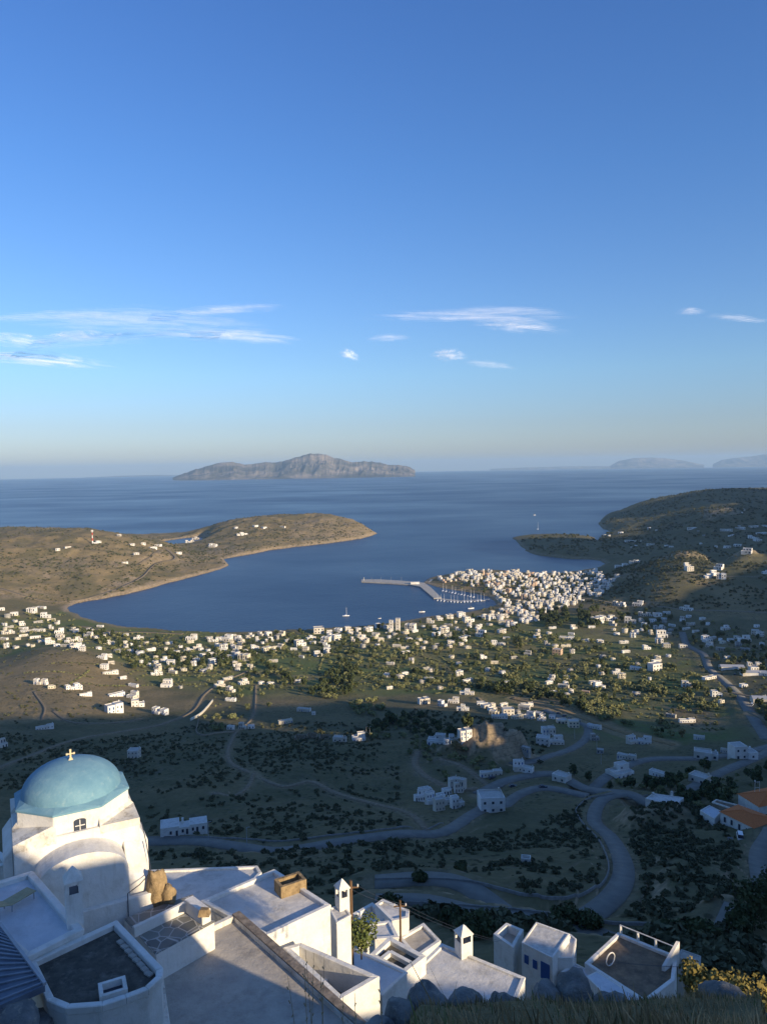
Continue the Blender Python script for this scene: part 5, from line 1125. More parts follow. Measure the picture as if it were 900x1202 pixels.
# dark flat roof
e = flat_house('flat_roofed_house', 'white house with a dark weathered flat roof and rounded parapet at lower left', [(34,1128),(137,1080),(191,1136),(190,1146),(174,1161),(148,1171),(120,1180),(78,1183),(56,1174)], 229.9, 7, roof=N_ROOFD, para=N_WHITE, th=.24, ph=.28)
ht = empty('roof_hatch', P(133, 1166, 229.95), .45); tag(ht, 'square white roof hatch with a dark opening on the dark roof', 'hatch')
m = MB()
for b in ((-.5,-.42,.5,-.28),(-.5,.28,.5,.42),(-.5,-.28,-.36,.28),(.36,-.28,.5,.28)): m.box(b[0],b[1],0,b[2],b[3],.3)
m.link('curb', N_WHITE, ht); MB().box(-.35,-.27,.01,.35,.27,.05).link('opening', M_DARK, ht)
for i in range(8):
    t_ = i/7; p = P(142+t_*33, 1107+t_*37, 229.95); m = MB(); m.cbox(0,0,0,.34,.22,.07); m.box(-.12,-.06,.072,.12,.06,.08); o = m.link('concrete_block', N_ROOFG, loc=p); o.rotation_euler = (0,0,R_(-38+rr2.uniform(-5,5)))
    tag(o, ['first pale concrete block at the far end of the row on the dark roof','second pale concrete block from the far end on the dark roof','third pale concrete block from the far end on the dark roof','fourth pale concrete block from the far end on the dark roof','fifth pale concrete block, just past the middle of the roof row','third last pale concrete block toward the hatch on the dark roof','second last pale concrete block toward the hatch on the dark roof','last pale concrete block, the one nearest the roof hatch'][i], 'block', 'row of blocks on the dark roof')
# slate terrace
e = flat_house('slate_terrace', 'slate paved patio between the chapel and the big grey roof', [(146,1078),(226,1050),(252,1082),(183,1120)], 227.6, 5, roof=N_SLATE, para=N_SLATE, th=.05, ph=.02, cat='patio')
m = MB(); a, b = local(e, P(157,1100,227.62)), local(e, P(222,1068,227.62)); m.bar((a.x,a.y,.27),(b.x,b.y,.27),.2,.55); m.link('dividing_wall', N_WHITE, e, bevel=.03)
m = MB(); a, b = local(e, P(222,1068,227.62)), local(e, P(243,1084,227.62)); m.bar((a.x,a.y,.34),(b.x,b.y,.34),.5,.7); m.link('low_wall', N_WHITE, e, bevel=.03)
o = MB().prism([(-.28,-.2),(.28,-.2),(.28,.2),(-.28,.2)], 0, .32, [(-.2,-.13),(.2,-.13),(.22,.1),(-.16,.15)]).link('roof_stone', N_OCHRE, loc=P(240,1074,228.25)); tag(o, 'small reddish stone block on the patio wall', 'stone')
# roofs in the middle
flat_house('flat_roofed_house', 'low white house with pale grey roof right behind the chapel', [(174,1021),(302,1016),(307,1024),(282,1050),(226,1070),(205,1060)], 224.0, 6, roof=N_ROOFW, para=N_WHITE, ph=.15, th=.2)
e = flat_house('flat_roofed_house', 'sunlit cream house whose pale roof carries a box chimney', [(236,1057),(322,1020),(388,1062),(312,1098)], 225.3, 7, wall=N_WHITE, roof=N_ROOFW, para=N_WHITE, ph=.25, th=.24)
bx = empty('box_chimney', P(341, 1046, 225.3), .55); tag(bx, 'wide cream open topped box on the sunlit pale roof', 'chimney')
m = MB()
for b in ((-.8,-.5,.8,-.33),(-.8,.33,.8,.5),(-.8,-.33,-.63,.33),(.63,-.33,.8,.33)): m.box(b[0],b[1],0,b[2],b[3],.72)
m.link('curb', N_OCHRE, bx); MB().box(-.62,-.32,.3,.62,.32,.34).link('fill', N_ROOFB, bx)
e = flat_house('flat_roofed_house', 'house with the largest grey screed roof at bottom centre', [(181,1117),(277,1071),(437,1214),(392,1290),(300,1330),(196,1230)], 226.2, 6, wall=N_WHITE, roof=N_ROOFG, para=N_PARA, ph=.3, th=.26)
a, b = local(e, P(277,1072,226.52)), local(e, P(437,1214,226.52)); a.z = b.z = .34
MB().bar(a, b, .42, .07).link('coping', N_DIRT, e)
e = empty('walled_pit', (*centre(pxy([(332,1112),(353,1106),(446,1146),(398,1172)], 224.7)), 224.4)); tag(e, 'sunlit walled yard with a sunken dark floor beside the big grey roof', 'yard')
q = rel(pxy([(332,1112),(353,1106),(446,1146),(398,1174)], 224.7), e.location[:2]); iq = inset(q, .3); m = MB()
for i in range(4): j = (i+1) % 4; m.prism([q[i], q[j], iq[j], iq[i]], -6, .3+.0012*i)
m.link('wall', N_WHITE, e, bevel=.03); MB().prism(inset(q, .29), -1.4, -1.2).link('floor', N_ROOFB, e)
mm = [(np.array(iq[0])*.6+np.array(iq[3])*.4), (np.array(iq[1])*.6+np.array(iq[2])*.4)]; MB().bar((*mm[0], -1.0), (*mm[1], -1.0), .22, .4).link('divider', N_WHITE, e)
# chimney tower block
e = flat_house('small_white_house', 'small bright white block under the tall pointed chimney', [(386,1066),(403,1060),(412,1074),(395,1083)], 222.5, 5, roof=N_ROOFW, para=N_WHITE, th=.12, ph=.1)
chimney((402,1066), 222.5, .68, 1.35, 'tall white chimney with pointed cap beside the brown pole', .5, .5)
# houses at centre
e = flat_house('flat_roofed_house', 'bluish white stepped house behind the brown pole, upper block', [(440,1061),(449,1055),(480,1068),(479,1077),(460,1081)], 213.0, 7, roof=N_ROOFW, para=N_WHITE, ph=.2)
flat_house('flat_roofed_house', 'bluish white walled terrace just left of the upper stepped block', [(414,1072),(437,1059),(457,1078),(430,1088)], 212.2, 7, roof=N_ROOFBL, para=N_WHITE, ph=.45, th=.3)
flat_house('flat_roofed_house', 'low white roof with bent outline right of the green bush', [(416,1086),(458,1080),(468,1100),(440,1102)], 214.5, 6, roof=N_ROOFW, para=N_WHITE, ph=.15)
flat_house('flat_roofed_house', 'small white house with dark roof behind the long sunlit roof', [(468,1100),(497,1083),(517,1104),(488,1124)], 211.6, 7, roof=N_ROOFG, para=N_WHITE, ph=.2)
e = flat_house('flat_roofed_house', 'white rimmed house with a dark sunken roof in the centre', [(433,1121),(457,1099),(500,1122),(474,1142)], 215.6, 6, roof=N_ROOFD, para=N_WHITE, ph=.35, th=.35)
a, b, c_ = [local(e, P(u, v, 215.64)) for u, v in ((448,1129),(458,1121),(482,1134))]
m = MB(); m.bar((a.x,a.y,.18),(b.x,b.y,.18),.28,.3); m.bar((b.x,b.y,.179),(c_.x,c_.y,.179),.28,.3); m.link('skylight_wall', N_WHITE, e)
flat_house('flat_roofed_house', 'long bluish white roof between the walled yard and the sunlit roof', [(384,1114),(402,1106),(478,1141),(448,1168),(430,1152)], 217.2, 6, roof=N_ROOFBL, para=N_WHITE, ph=.12, th=.2)
chimney((427,1119), 216.2, .6, .7, 'tiny white pointed chimney pot below the green bush', .4, .4)
e = flat_house('flat_roofed_house', 'long house with the sunlit triangular cream roof in front of the boulders', [(518,1107),(616,1147),(606,1172),(560,1204),(446,1176)], 214.6, 6, roof=N_ROOFW, para=N_WHITE, ph=.18, th=.26)
chimney((544,1119), 214.7, .95, 1.55, 'stout white pointed chimney on the long sunlit roof', .45, .55)
# right hand houses
e = flat_house('two_storey_house', 'tall white house with mottled pale roof and small blue windows', [(612,1106),(629,1082),(668,1096),(648,1124)], 207.6, 9, wall=N_WHITE, roof=near_mat('mottled_roof', (0.60, 0.58, 0.54), (0.40, 0.385, 0.36), sc=2.2), para=N_WHITE, ph=.12, th=.14)
for (u, v, n, w_, h_) in ((617.5,1131,'window',.42,.75),(627.5,1137,'window',.42,.75),(639.5,1150,'door',.85,1.5)):
    base = pxy([(612,1106),(648,1124)], 207.72); A_, B_ = Vector(base[0]), Vector(base[1]); dr_ = ray(u, v); tn = (B_-A_).normalized(); no = Vector((tn.y, -tn.x))
    if no.y > 0: no = -no
    k_ = (A_.x*no.x+A_.y*no.y+.03)/(dr_.x*no.x+dr_.y*no.y); p = Vector((dr_.x*k_, dr_.y*k_, CAMZ+dr_.z*k_)); t3 = Vector((tn.x, tn.y, 0))
    opening(e, n, p-t3*w_/2, p+t3*w_/2, h_, M_BLUE, .06)
flat_house('walled_wing', 'right wing of the tall white house with a raised end wall', [(650,1124),(669,1096),(676,1102),(672,1124)], 206.9, 9, roof=N_ROOFW, para=N_WHITE, ph=.15, th=.14)
e = flat_house('walled_terrace', 'white walled roof terrace left of the tall white house', [(579,1096),(594,1083),(614,1091),(602,1112)], 206.4, 8, roof=N_ROOFG, para=N_WHITE, ph=.75, th=.28)
e = flat_house('flat_roofed_house', 'house with brown earth roof and cream rim at lower right', [(686,1130),(725,1094),(794,1122),(791,1150),(757,1176)], 206.6, 8, wall=N_WHITE, roof=N_ROOFB, para=N_WHITE, ph=.3, th=.3)
rl = empty('roof_rail', P(725,1094,206.9)); tag(rl, 'white pipe railing along the far edge of the brown roof', 'railing')
a, b = local(rl, P(727,1095,206.9)), local(rl, P(792,1121.5,206.9)); a.z = b.z = .75; MB().tube([a, b], .05, 6).link('rail', N_WHITE, rl)
for t_ in (.02,.34,.66,.98): p = a.lerp(b, t_); MB().box(p.x-.1,p.y-.1,0,p.x+.1,p.y+.1,.72).link('post', N_WHITE, rl)
m = MB(); a, b = P(776,1136,206.9), P(793,1124,206.9); o = empty('gable_wall', a); tag(o, 'sunlit cream end wall standing on the right edge of the brown roof', 'wall'); d_ = b-a; m.prism([(0,0),(d_.x,d_.y),(d_.x+.25,d_.y-.1),(.25,-.1)], -.6, [.15,1.5,1.5,.15]); m.link('panel', N_WHITE, o)
ds = empty('satellite_dish', P(716,1134,206.65), .6); tag(ds, 'small white ring shaped dish lying on the brown roof', 'dish')
m = MB(); m.tube([(.55*math.cos(a), 0, .62+.55*math.sin(a)) for a in np.linspace(0, 2*math.pi, 17)], .05, 5, cap=False); m.link('rim', N_WHITE, ds); MB().bar((0,0,0),(0,0,.2),.06).link('stand', M_METAL, ds)
flat_house('stone_hut', 'small grey stone hut right of the brown roof', [(795,1122),(799,1114),(822,1122),(821,1138)], 202.0, 6, wall=M_GREYW, roof=N_ROOFG, para=M_GREYW, ph=.1, th=.15, cat='hut')
flat_house('low_annex', 'low white annex between the tall white house and the brown roof', [(658,1140),(674,1130),(700,1143),(686,1166)], 206.0, 7, roof=N_ROOFBL, para=N_WHITE, ph=.1, th=.15)
flat_house('low_annex', 'pale annex wall directly below the brown roof', [(688,1146),(700,1140),(757,1176),(740,1196)], 208.5, 7, roof=N_ROOFBL, para=N_WHITE, ph=.05, th=.12)
flat_house('flat_roofed_house', 'cream corner house at the far left edge below the chapel', [(-60,985),(2,1000),(12,1012),(-60,1040)], 227.0, 6, roof=N_PARA, para=N_WHITE, ph=.1)
# red tiled houses
def hip_house(name, label, px, z, hr, down, ridge=None, wall=N_WHITE):
    q = pxy(px, z); c = centre(q); q = rel(q, c); e = empty(name, (*c, z)); tag(e, label, 'house')
    MB().prism(q, -down, 0).link('wall', wall, e); o = inset(q, -.35); V4 = [Vector((*p, .02)) for p in o]
    e0, e1 = (V4[0]+V4[3])/2, (V4[1]+V4[2])/2; d = (e1-e0); L = d.length; w = (V4[3]-V4[0]).length; k_ = min(.45, w*.5/L); r0, r1 = e0+d*k_+Vector((0,0,hr)), e1-d*k_+Vector((0,0,hr))
    m = MB(); 
    for f in ((V4[0],V4[1],r1,r0),(V4[1],V4[2],r1),(V4[2],V4[3],r0,r1),(V4[3],V4[0],r0)): m.face(f)
    m.face([V4[3],V4[2],V4[1],V4[0]]); rf = m.link('roof', M_TILE, e)
    m = MB()
    for a, b in ((V4[0],r0),(V4[3],r0),(V4[1],r1),(V4[2],r1),(r0,r1)): m.bar(a, b, .22, .16)
    m.link('ridge_tiles', M_TILE, rf); return e, q
e, q = hip_house('tiled_house', 'long white house with an orange tiled hip roof at the right', [(845,953),(884,972),(912,962),(866,945)], 122.5, 1.5, 7)
base = pxy([(845,953),(884,972)], 122.5); A_, B_ = Vector(base[0]), Vector(base[1]); tn = (B_-A_).normalized(); no = Vector((tn.y, -tn.x)); no = -no if no.y > 0 else no
for (u, v, n) in ((850,965,'window'),(858,968.5,'window'),(867,974,'door'),(876,978.5,'window')):
    dr_ = ray(u, v); k_ = (A_.x*no.x+A_.y*no.y+.05)/(dr_.x*no.x+dr_.y*no.y); p = Vector((dr_.x*k_, dr_.y*k_, CAMZ+dr_.z*k_)); t3 = Vector((tn.x, tn.y, 0)); opening(e, n, p-t3*.5, p+t3*.5, 1.9 if n == 'window' else 2.1, M_DARK, .1, N_WHITE)
e, q = hip_house('tiled_house', 'white house with a red tiled roof at the right edge behind the long one', [(866,932),(890,947),(935,938),(905,924)], 121.5, 1.7, 7)
flat_house('flat_roofed_house', 'low white wing joined to the left end of the long tiled house', [(821,951),(832,945),(846,952),(838,961)], 120.0, 6, roof=N_ROOFBL, para=N_WHITE, ph=.3)
flat_house('flat_roofed_house', 'tan roofed old house between the two tiled houses', [(835,941),(840,938),(872,946),(868,952)], 121.3, 6, wall=M_STONE, roof=N_ROOFB, para=N_PARA, ph=.5, th=.4)
flat_house('walled_terrace', 'white walled front yard below the long tiled house', [(840,972),(846,966),(884,984),(868,998)], 116.2, 5, roof=N_ROOFG, para=N_WHITE, ph=.9, th=.3, cat='yard')
e = flat_house('flat_roofed_house', 'white cubic house alone on the mound above the hairpin', [(757,937),(766,931),(802,936),(792,945)], 113.5, 6, roof=N_ROOFW, para=N_WHITE, ph=.35, th=.3)
base = pxy([(792,945),(802,936)], 113.85); A_, B_ = Vector(base[0]), Vector(base[1]); tn = (B_-A_).normalized(); no = Vector((tn.y, -tn.x)); no = -no if no.y > 0 else no
for (u, v, n) in ((794,949,'window'),(797,949,'door'),(800,945,'window')):
    dr_ = ray(u, v); k_ = (A_.x*no.x+A_.y*no.y+.05)/(dr_.x*no.x+dr_.y*no.y); p = Vector((dr_.x*k_, dr_.y*k_, CAMZ+dr_.z*k_)); t3 = Vector((tn.x, tn.y, 0)); opening(e, n, p-t3*.4, p+t3*.4, .9 if n == 'window' else 1.8, M_BLUE, .1)
chimney((766,935), 113.6, .8, 1.5, 'small white chimney on the cubic house above the hairpin'); chimney((788,934), 113.6, .7, 1.6, 'small white chimney at the right end of the cubic house above the hairpin')
# the big tall hamlet house
# white house in three blocks by the road
hb = G(217, 980); e = empty('block_house', hb, math.atan2(-hb.x, hb.y)); tag(e, 'white three part house standing alone beside the winding road at left', 'house')
kk = hb.y/868
for i, (x0, x1, y1, h) in enumerate(((-28,-6,16,3.4),(-6,6,12,2.6),(6,27,14,3.0))):
    MB().box(x0*kk, 0+i*.3, -3, x1*kk, y1*kk*1.6, h).link('wall', N_WHITE, e); MB().box(x0*kk+.2, .2+i*.3, h, x1*kk-.2, y1*kk*1.6-.2, h+.04).link('roof', N_ROOFW, e)
    MB().box(x0*kk, i*.3, h, x1*kk, i*.3+.2, h+.3).link('parapet', N_WHITE, e)
for x in (-16,-9,-2,3,10,15,22): MB().box(x*kk-.4, -.05+(0 if x < -6 else .3 if x < 6 else .6), .1 if x in (-9,3,15) else .9, x*kk+.4, .05+(0 if x < -6 else .3 if x < 6 else .6), 2.1).link('door' if x in (-9,3,15) else 'window', M_DARK, e)
MB().box(-1, 4, 2.6, -.2, 4.8, 4.6).link('chimney', N_WHITE, e)
# ---- poles and wires
def pole(px, z, h, r, label, arms=1, mat=M_WOOD, name='utility_pole'):
    p = P(px[0], px[1], z); e = empty(name, p); tag(e, label, 'pole'); MB().tube([(0,0,-4),(0,0,h)], [r*1.2, r], 8).link('shaft', mat, e)
    for i in range(arms): MB().bar((-.5,0,h-.5-.5*i),(.5,.1,h-.5-.5*i),.09).link('crossarm', mat, e); [MB().tube([(s,0.05,h-.45-.5*i),(s,0.05,h-.28-.5*i)], .05, 6).link('insulator', N_WHITE, e) for s in (-.45, .45)]
    return p+Vector((0, 0, h))
pa = pole((412.5,1083), 220.2, 2.85, .1, 'thick brown timber utility pole in the centre foreground', 1)
pb = pole((470,1098), 212.5, 2.9, .08, 'thin dark utility pole behind the sunlit roofs', 1)
pc = pole((603.5,1136), 203.5, 2.6, .075, 'dark metal pole in front of the white walled terrace', 1, M_DARK)
pd_ = pole((757,962), 108, 3.0, .1, 'short timber pole left of the long tiled house')
m = MB()
def wire(m, a, b, sag): m.tube([a.lerp(b, t)-Vector((0,0,sag*4*t*(1-t))) for t in np.linspace(0, 1, 12)], .012, 4, cap=False)
for dx in (-.4, .4): wire(m, pa+Vector((dx,0,-.3)), pb+Vector((dx,0,-.3)), .25)
for dx in (-.3, .3): wire(m, pb+Vector((dx,0,-.3)), pc+Vector((dx,0,-.3)), .5); wire(m, pc+Vector((dx,0,-.3)), P(795,1135,208)+Vector((dx,0,0)), .4)
o = m.link('overhead_wires', M_DARK); tag(o, 'thin dark power wires strung between the village poles', 'wires')
for i, (u, v, h, lab) in enumerate(((838,668,18,'pair of far'),(178,832,0,''),(700,884,12,'tall thin lamp post in the tight road bend'),(674,868,9,'lamp post left of the tall one at the road bend'),(245,987,7,'lamp post beside the winding road at the left'),(290,994,7,'lamp post beside the winding road near the three part house'),(705,897,8,'lamp post above the village road at the bend'),(430,866,8,'thin post right of the knoll houses'),(434,866,8,'second thin post right of the knoll houses'))):
    if not h or i == 0: continue
    p = G(u, v); e = empty('street_lamp', p); tag(e, lab, 'street lamp', 'thin posts along the valley roads'); MB().tube([(0,0,-1),(0,0,h)], [.14,.09], 6).link('post', M_METAL, e); MB().bar((0,0,h),(1.2,0,h+.2),.14).link('lamp_head', M_METAL, e)
t = empty('antenna_frame', P(888, 934, 121)); tag(t, 'white twin legged antenna frame behind the red tiled house', 'antenna')
for x in (-.9, .9): MB().tube([(x,0,-5),(x,0,5.6)], .08, 6).link('leg', N_WHITE, t)
MB().bar((-.9,0,5.4),(.9,0,5.4),.12).link('crossbar', N_WHITE, t); MB().bar((-.9,0,3.2),(.9,0,3.2),.1).link('crossbar', N_WHITE, t); MB().cbox(-.9,0,5.6,.4,.4,.5).link('antenna_head', N_WHITE, t)
# small stone water house on the slope
# ---- vehicles
def car_parts(van):
    L, Wd, H = (5.0, 1.9, 2.1) if van else (4.2, 1.75, 1.45); m = MB(); hb_ = .95 if van else .8
    m.prism([(-L/2,-Wd/2),(L/2,-Wd/2),(L/2,Wd/2),(-L/2,Wd/2)], .25, hb_, [(-L/2+.08,-Wd/2+.05),(L/2-.12,-Wd/2+.05),(L/2-.12,Wd/2-.05),(-L/2+.08,Wd/2-.05)]); body = m.mesh('body', bevel=.08)
    x0, x1 = (-L/2+.1, L/2-1.1) if van else (-L/2+.5, L/2-1.3); m = MB(); m.prism([(x0,-Wd/2+.08),(x1,-Wd/2+.08),(x1,Wd/2-.08),(x0,Wd/2-.08)], hb_+.002, H-.06, [(x0+.25,-Wd/2+.22),(x1-.6,-Wd/2+.22),(x1-.6,Wd/2-.22),(x0+.25,Wd/2-.22)]); cab = m.mesh('windows')
    m = MB(); m.prism([(x0+.2,-Wd/2+.2),(x1-.55,-Wd/2+.2),(x1-.55,Wd/2-.2),(x0+.2,Wd/2-.2)], H-.058, H); top = m.mesh('roof')
    wh = []
    for sx in (-L*.31, L*.31):
        for sy in (-Wd/2+.08, Wd/2-.08): m = MB(); m.tube([(sx, sy-.1, .32), (sx, sy+.1, .32)], .32, 12); wh.append(m.mesh('wheel'))
    return body, cab, top, wh
CP = [car_parts(False), car_parts(True)]
paint = {'white': plain('white_car_paint', (0.75,.75,.75), .3, .03, 1, .5), 'dark': plain('dark_car_paint', (0.03,.035,.05), .3, .05, 1, .5), 'silver': plain('silver_car_paint', (0.35,.36,.37), .3, .05, 1, .5), 'blue': plain('blue_car_paint', (0.05,.10,.22), .3, .05, 1, .5)}
def car(u, v, rz, col, van, label):
    p = G(u, v); e = empty('parked_van' if van else 'parked_car', p+Vector((0,0,.14)), R_(rz)); tag(e, label, 'van' if van else 'car', 'vehicles parked along the roads'); b, c_, t_, w = CP[van]
    link('body', b, paint[col], e); link('windows', c_, M_DARK, e); link('roof', t_, paint[col], e); [link('wheel', x, M_DARK, e) for x in w]
car(868,984,70,'white',1,'white van parked at the corner of the long tiled house'); car(857,989,70,'dark',0,'dark car parked left of the white van')
car(602,924,5,'dark',0,'dark car parked on the village road above the winding road, left one'); car(637,925,10,'silver',0,'silver car on the village road, right one'); car(577,914,30,'white',0,'white car parked beside the low hamlet house')
for i, (u, v, c_, lab) in enumerate(((655,838,'white','white car in the sunlit row at the earth strip, left end'),(662,841,'dark','dark car in the sunlit row at the earth strip'),(668,844,'silver','silver car in the middle of the sunlit row at the earth strip'),(675,851,'white','white car at the right end of the sunlit row by the earth strip'),(882,828,'white','white car beside the straight valley road'),(862,792,'blue','blue car on the straight valley road'))): car(u, v, 35+i*4, c_, i == 4, lab)
# ------------------------------------------------------------------ foreground: boulders, grass, bushes
k = NM('lichen_rock', 0.9, 0.2); v = k.coord('World'); c = k.mix(k.noise(v, 1.6, 8, .7, .35, .65), (0.27, 0.27, 0.26), (0.13, 0.135, 0.135)); c = k.mix(k.noise(v, 4.5, 6, .7, .55, .68), c, (0.36, 0.34, 0.28)); k.color(c); k.bump(k.noise(v, 5, 8, .7, .2, .8), .9, .08); M_ROCK = k.m
def boulder(u, v, Y, rx, ry, rz, seed, label, mat=None, name='boulder', group='boulders on the crest below the viewpoint'):
    p = PY(u, v, Y); bm = bmesh.new(); bmesh.ops.create_icosphere(bm, subdivisions=4, radius=1); me = bpy.data.meshes.new('boulder'); bm.to_mesh(me); bm.free()
    c = np.empty(len(me.vertices)*3, np.float32); me.vertices.foreach_get('co', c); c = c.reshape(-1, 3); g = np.random.default_rng(seed)
    for _ in range(9):
        d = g.normal(size=3); d /= np.linalg.norm(d); h = g.uniform(.62, .9); t = c @ d; c = c-np.maximum(t-h, 0)[:, None]*d*.85
    n = fbm(c[:, 0]*2.2+seed, c[:, 1]*2.2+c[:, 2]*1.7, seed, 5)-.5; n2_ = fbm(c[:, 0]*7+seed, c[:, 1]*7+c[:, 2]*6, seed+5, 4)-.5; c = c*(1+n[:, None]*.4+n2_[:, None]*.12); c *= (rx, ry, rz); me.vertices.foreach_set('co', c.ravel())
    for q in me.polygons: q.use_smooth = True
    o = link(name, me, mat or M_ROCK, loc=p-(Vector((0, 0, .30)) if Y < 20 else Vector((0, 0, 0)))); o.scale = (.86, .86, .8); o.rotation_euler = (0, 0, seed*.7); tag(o, label, 'boulder', group); return o
BL = [(470,1178,15.0,.55,.45,.55,'grey boulder at the left end of the crest'),(505,1168,15.2,.62,.5,.65,'broad rounded boulder below the long sunlit roof'),(548,1172,15.2,.5,.5,.6,'rounded boulder just right of the broad one'),(592,1176,15.4,.62,.5,.6,'low wide boulder below the sunlit roof end'),
      (640,1166,15.6,.55,.45,.72,'tall blue grey boulder below the tall white house'),(676,1160,15.6,.6,.5,.85,'tallest blue grey boulder left of the brown roof'),(716,1176,15.6,.62,.5,.55,'sloping boulder below the annex wall'),(757,1186,15.4,.6,.5,.5,'flat boulder below the brown roof'),
      (800,1192,15.2,.5,.45,.5,'small boulder among the grass at lower right'),(858,1182,14.8,.9,.6,.85,'large angular grey boulder at the lower right'),(893,1196,14.6,.5,.4,.5,'boulder cut by the right edge of the view'),(445,1196,14.6,.4,.4,.4,'small boulder at the left foot of the crest'),(530,1190,14.6,.45,.4,.4,'half buried boulder behind the grass'),(700,1192,14.8,.5,.4,.45,'half buried boulder in the grass at centre right')]
for i, b in enumerate(BL): boulder(*b[:6], i+3, b[6])
boulder(12, 1196, 26.0, 1.5, 1.2, .9, 40, 'dark rock outcrop in the bottom left corner', None, 'rock', None); boulder(44, 1204, 26.5, .9, .8, .6, 41, 'second dark rock at the bottom left', None, 'rock', None)
# dry grass: real blades growing on the crest
g = np.random.default_rng(77)
def blades(n, xr, yr, hl, seed, dens=None, lean=.35, wid=.008):
    g = np.random.default_rng(seed); V = []; F = []
    x = g.uniform(*xr, n); y = g.uniform(*yr, n)
    m = fbm(x*1.3, y*1.3, seed, 4) > g.uniform(.40, .60, n); x, y = x[m], y[m]; n = len(x); z = bil(ZZ, acol, wrow, x/y, np.log(y))-.03
    h = g.uniform(*hl, n)*(0.15+1.7*fbm(x*1.6, y*1.6, seed+3, 3)**1.3); a = g.uniform(0, 6.28, n); w = wid*g.uniform(.7, 1.5, n); lx, ly = np.cos(a)*h*lean*g.uniform(.2, 1, n)-.12*h, np.sin(a)*h*lean*g.uniform(.2, 1, n); wa = g.uniform(0, 3.14, n); wx, wy = np.cos(wa)*w, np.sin(wa)*w
    P0 = np.stack([x, y, z], -1); W3 = np.stack([wx, wy, wx*0], -1); P1 = P0+np.stack([lx*.35, ly*.35, h*.55], -1); P2 = P0+np.stack([lx, ly, h*(1-.15*lean)], -1)
    Vv = np.stack([P0-W3, P0+W3, P1+W3*.8, P1-W3*.8, P2+W3*.25, P2-W3*.25], 1).reshape(-1, 3); b = np.arange(n)[:, None]*6
    return Vv, np.concatenate([b+np.array([0,1,2,3]), b+np.array([3,2,4,5])])
k = NM('dry_grass', 0.8, 0.15); v = k.coord('World'); k.color(k.mix(k.noise(v, 1.3, 4, .6, .35, .65), (0.48, 0.36, 0.20), (0.19, 0.155, 0.085))); M_GRASS = k.m
k = NM('green_grass', 0.8, 0.15); v = k.coord('World'); k.color(k.mix(k.noise(v, 2.3, 4, .6, .35, .65), (0.19, 0.21, 0.08), (0.10, 0.13, 0.05))); M_GRASSG = k.m
def mk(parts, name, mat, label):
    Vs, Fs, o_ = [], [], 0
    for V, F in parts: Vs.append(V); Fs.append(F+o_); o_ += len(V)
    o = link(name, mesh_np(name, np.concatenate(Vs), np.concatenate(Fs)), mat); tag(o, label, 'grass', kind='stuff')
mk([blades(10500, (-.1, 8), (4.5, 12), (.10, .32), 1), blades(6500, (.2, 9), (11, 15.8), (.08, .26), 4), blades(520, (-.2, 8), (6, 12), (.4, .65), 2, wid=.006)], 'dry_grass', M_GRASS, 'tall dry straw coloured grass along the bottom of the view')
mk([blades(4500, (0, 9), (4.5, 15.8), (.10, .26), 3)], 'green_grass', M_GRASSG, 'short green grass between the dry blades')
# a few single tall stalks in front of the grey roof
m = MB(); rs = random.Random(8)
for i in range(9):
    x = -.95+rs.random()*.9; y = 6.3+rs.random()*.8; z = TZ(x, y)-.1; top = 250-(.68+rs.random()*.08)*y; a = rs.uniform(-.2,.2)
    m.tube([(x,y,z),(x+a*.4,y,(z+top)/2),(x+a,y+.05,top)], [.006,.004,.002], 4)
    for j in range(4): t_ = .7+j*.08; zz_ = z+(top-z)*t_; m.bar((x+a*t_,y,zz_),(x+a*t_+rs.choice((-1,1))*.012,y,zz_+.03),.008)
o = m.link('seed_stalks', M_GRASS); tag(o, 'thin dry seed stalks rising in front of the grey roof', 'grass', kind='stuff')
# golden bush, green roof bush and dark conifers at the right
def plant(name, p, n, R, H, lobes, leaf, mat, label, cat, seed, th=.6, tr=.06):
    e = empty(name, p); tag(e, label, cat); link('crown', crown_mesh('crown', n, R, H, lobes, leaf, H*.05, seed), mat, e); m = MB(); m.tube([(0,0,-.8),(0,0,H*.3),(.05,0,H*.6)], [tr, tr*.7, tr*.3], 6)
    for q in range(4): a = q*1.6; m.tube([(0,0,H*.15),(math.cos(a)*R*.4,math.sin(a)*R*.4,H*.55)], [tr*.5, tr*.2], 5)
    m.link('trunk', M_BARK, e); return e
M_GOLD = leaf_mat('golden_spurge', (0.26, 0.20, 0.06), (0.11, 0.11, 0.04), 1.5); M_RB = leaf_mat('broad_leaves', (0.15, 0.17, 0.05), (0.05, 0.08, 0.03), 1.8)
for i, (u, v, Y, R) in enumerate(((835,1172,23,.75),(856,1180,23.5,.85),(877,1190,22.5,.8),(815,1163,24,.55))):
    p = PY(u, v, Y); plant('spurge_bush', p-Vector((0,0,.3)), 900, R, 1.25, 8, .055, M_GOLD, ['golden green bush behind the large angular boulder, left middle one','golden green bush behind the large angular boulder, tallest','golden green bush at the right edge','smallest golden bush near the grey hut'][i], 'bush', 80+i)
plant('leafy_shrub', P(424, 1112, 218.8), 1500, 1.35, 1.9, 9, .07, M_RB, 'leafy green and yellow shrub on the white roof beside the pole', 'shrub', 90)
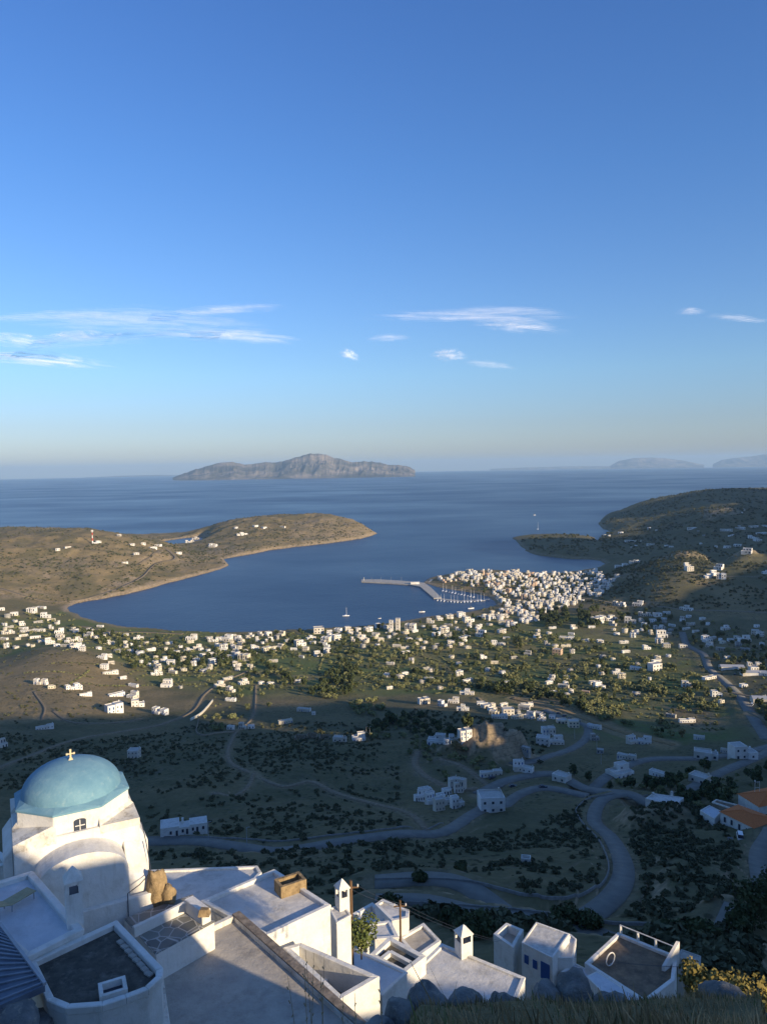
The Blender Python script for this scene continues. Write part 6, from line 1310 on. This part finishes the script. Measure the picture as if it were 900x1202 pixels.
for i, (u, v, R, H, lab) in enumerate(((885,1092,4.0,9,'dark conifer at the right edge above the stepped path'),(905,1080,4.5,11,'darkest tall conifer cut by the right edge'),(870,1104,2.6,5,'smaller dark conifer left of the tall ones'),(830,1110,3.2,3.6,'wide dark round shrub below the hillside road'),(800,1106,2.8,3.0,'dark round shrub left of the wide one below the road'),(780,1098,2.2,2.4,'dark shrub between the road and the brown roof'))):
    p = G(u, v); plant('conifer_tree' if i < 3 else 'dark_shrub', p, 1400, R, H, 12, .28, M_PINE, lab, 'tree' if i < 3 else 'shrub', 100+i, tr=.2)
for i, (u, v, R, H, lab) in enumerate(((493,1036,2.0,3.0,'dark round tree between the two bends of the lower road'),(540,1022,2.4,2.2,'round dark bush alone on the shaded slope'),(458,1070,3,3,'dark tree behind the centre houses'),(560,1100,3.2,3.4,'dark tree left of the white walled terrace'),(530,1086,3,2.8,'dark tree between the chimney and the road'),(690,1086,2.8,2.6,'dark shrub below the lower road at centre'),(660,1080,2.8,2.6,'dark shrub behind the tall white house'),(535,883,4,8,'brown leaved tree in front of the white cluster'))):
    p = G(u, v); plant('dark_tree' if i != 7 else 'brown_tree', p, 700, R, H, 9, .3, M_PINE if i != 7 else M_REED, lab, 'tree', 120+i, tr=.18)
# kerb wall and parapets along the roads (pale walls seen beside the asphalt)
def wallline(px, w, h, label, mat=None):
    pts = [G(u, v) for u, v in px]; sp_3 = spline([(p.x, p.y) for p in pts], n=10); xs = np.array([p[0] for p in sp_3]); ys = np.array([p[1] for p in sp_3]); zs = bil(ZZ, acol, wrow, xs/ys, np.log(ys))
    o = ribbon('roadside_wall', xs, ys, zs, -w/2, w/2, h, mat or M_GREYW, None, h+.6); tag(o, label, 'wall')
wallline([(440,1034),(500,1033),(560,1038),(620,1052),(650,1056),(690,1048),(712,1030),(712,1008),(700,985),(680,962),(676,950),(690,938),(720,933),(760,934)], .35, .7, 'low pale parapet wall round the outside of the road hairpin', RM['verge'])
wallline([(440,1060),(500,1062),(560,1066),(620,1071),(690,1081),(740,1086),(810,1088)], .35, .6, 'low wall along the upper edge of the lower hillside road', RM['verge'])
wallline([(120,984),(200,983),(280,985),(330,988),(400,980),(470,971),(520,967)], .35, .5, 'low parapet along the far side of the winding road at left', RM['verge'])
wallline([(865,1085),(872,1098),(885,1115)], .5, 1.0, 'white stepped wall leading down from the lower road', M_WHITE)
wallline([(250,823),(237,838),(224,846)], 1.0, 2.0, 'pale field wall beside the curved hill track', M_CREAM)
wallline([(233,845),(233,862),(270,860),(288,856)], .6, 1.2, 'stone field wall round the terrace below the plain', M_STONE)
hutp = G(617, 1014)
e = empty('small_shed', hutp, -.2); tag(e, 'tiny roofless white shed alone on the shaded slope', 'shed'); m = MB(); [m.box(*b) for b in ((-1.3,-1.1,-1,1.3,-.9,2.1),(-1.3,.9,-1,1.3,1.1,2.1),(-1.3,-.9,-1,-1.1,.9,2.1),(1.1,-.9,-1,1.3,.9,2.1))]; m.link('wall', N_WHITE, e); MB().box(-.35,-1.14,.2,.35,-1.08,1.6).link('door', M_DARK, e)
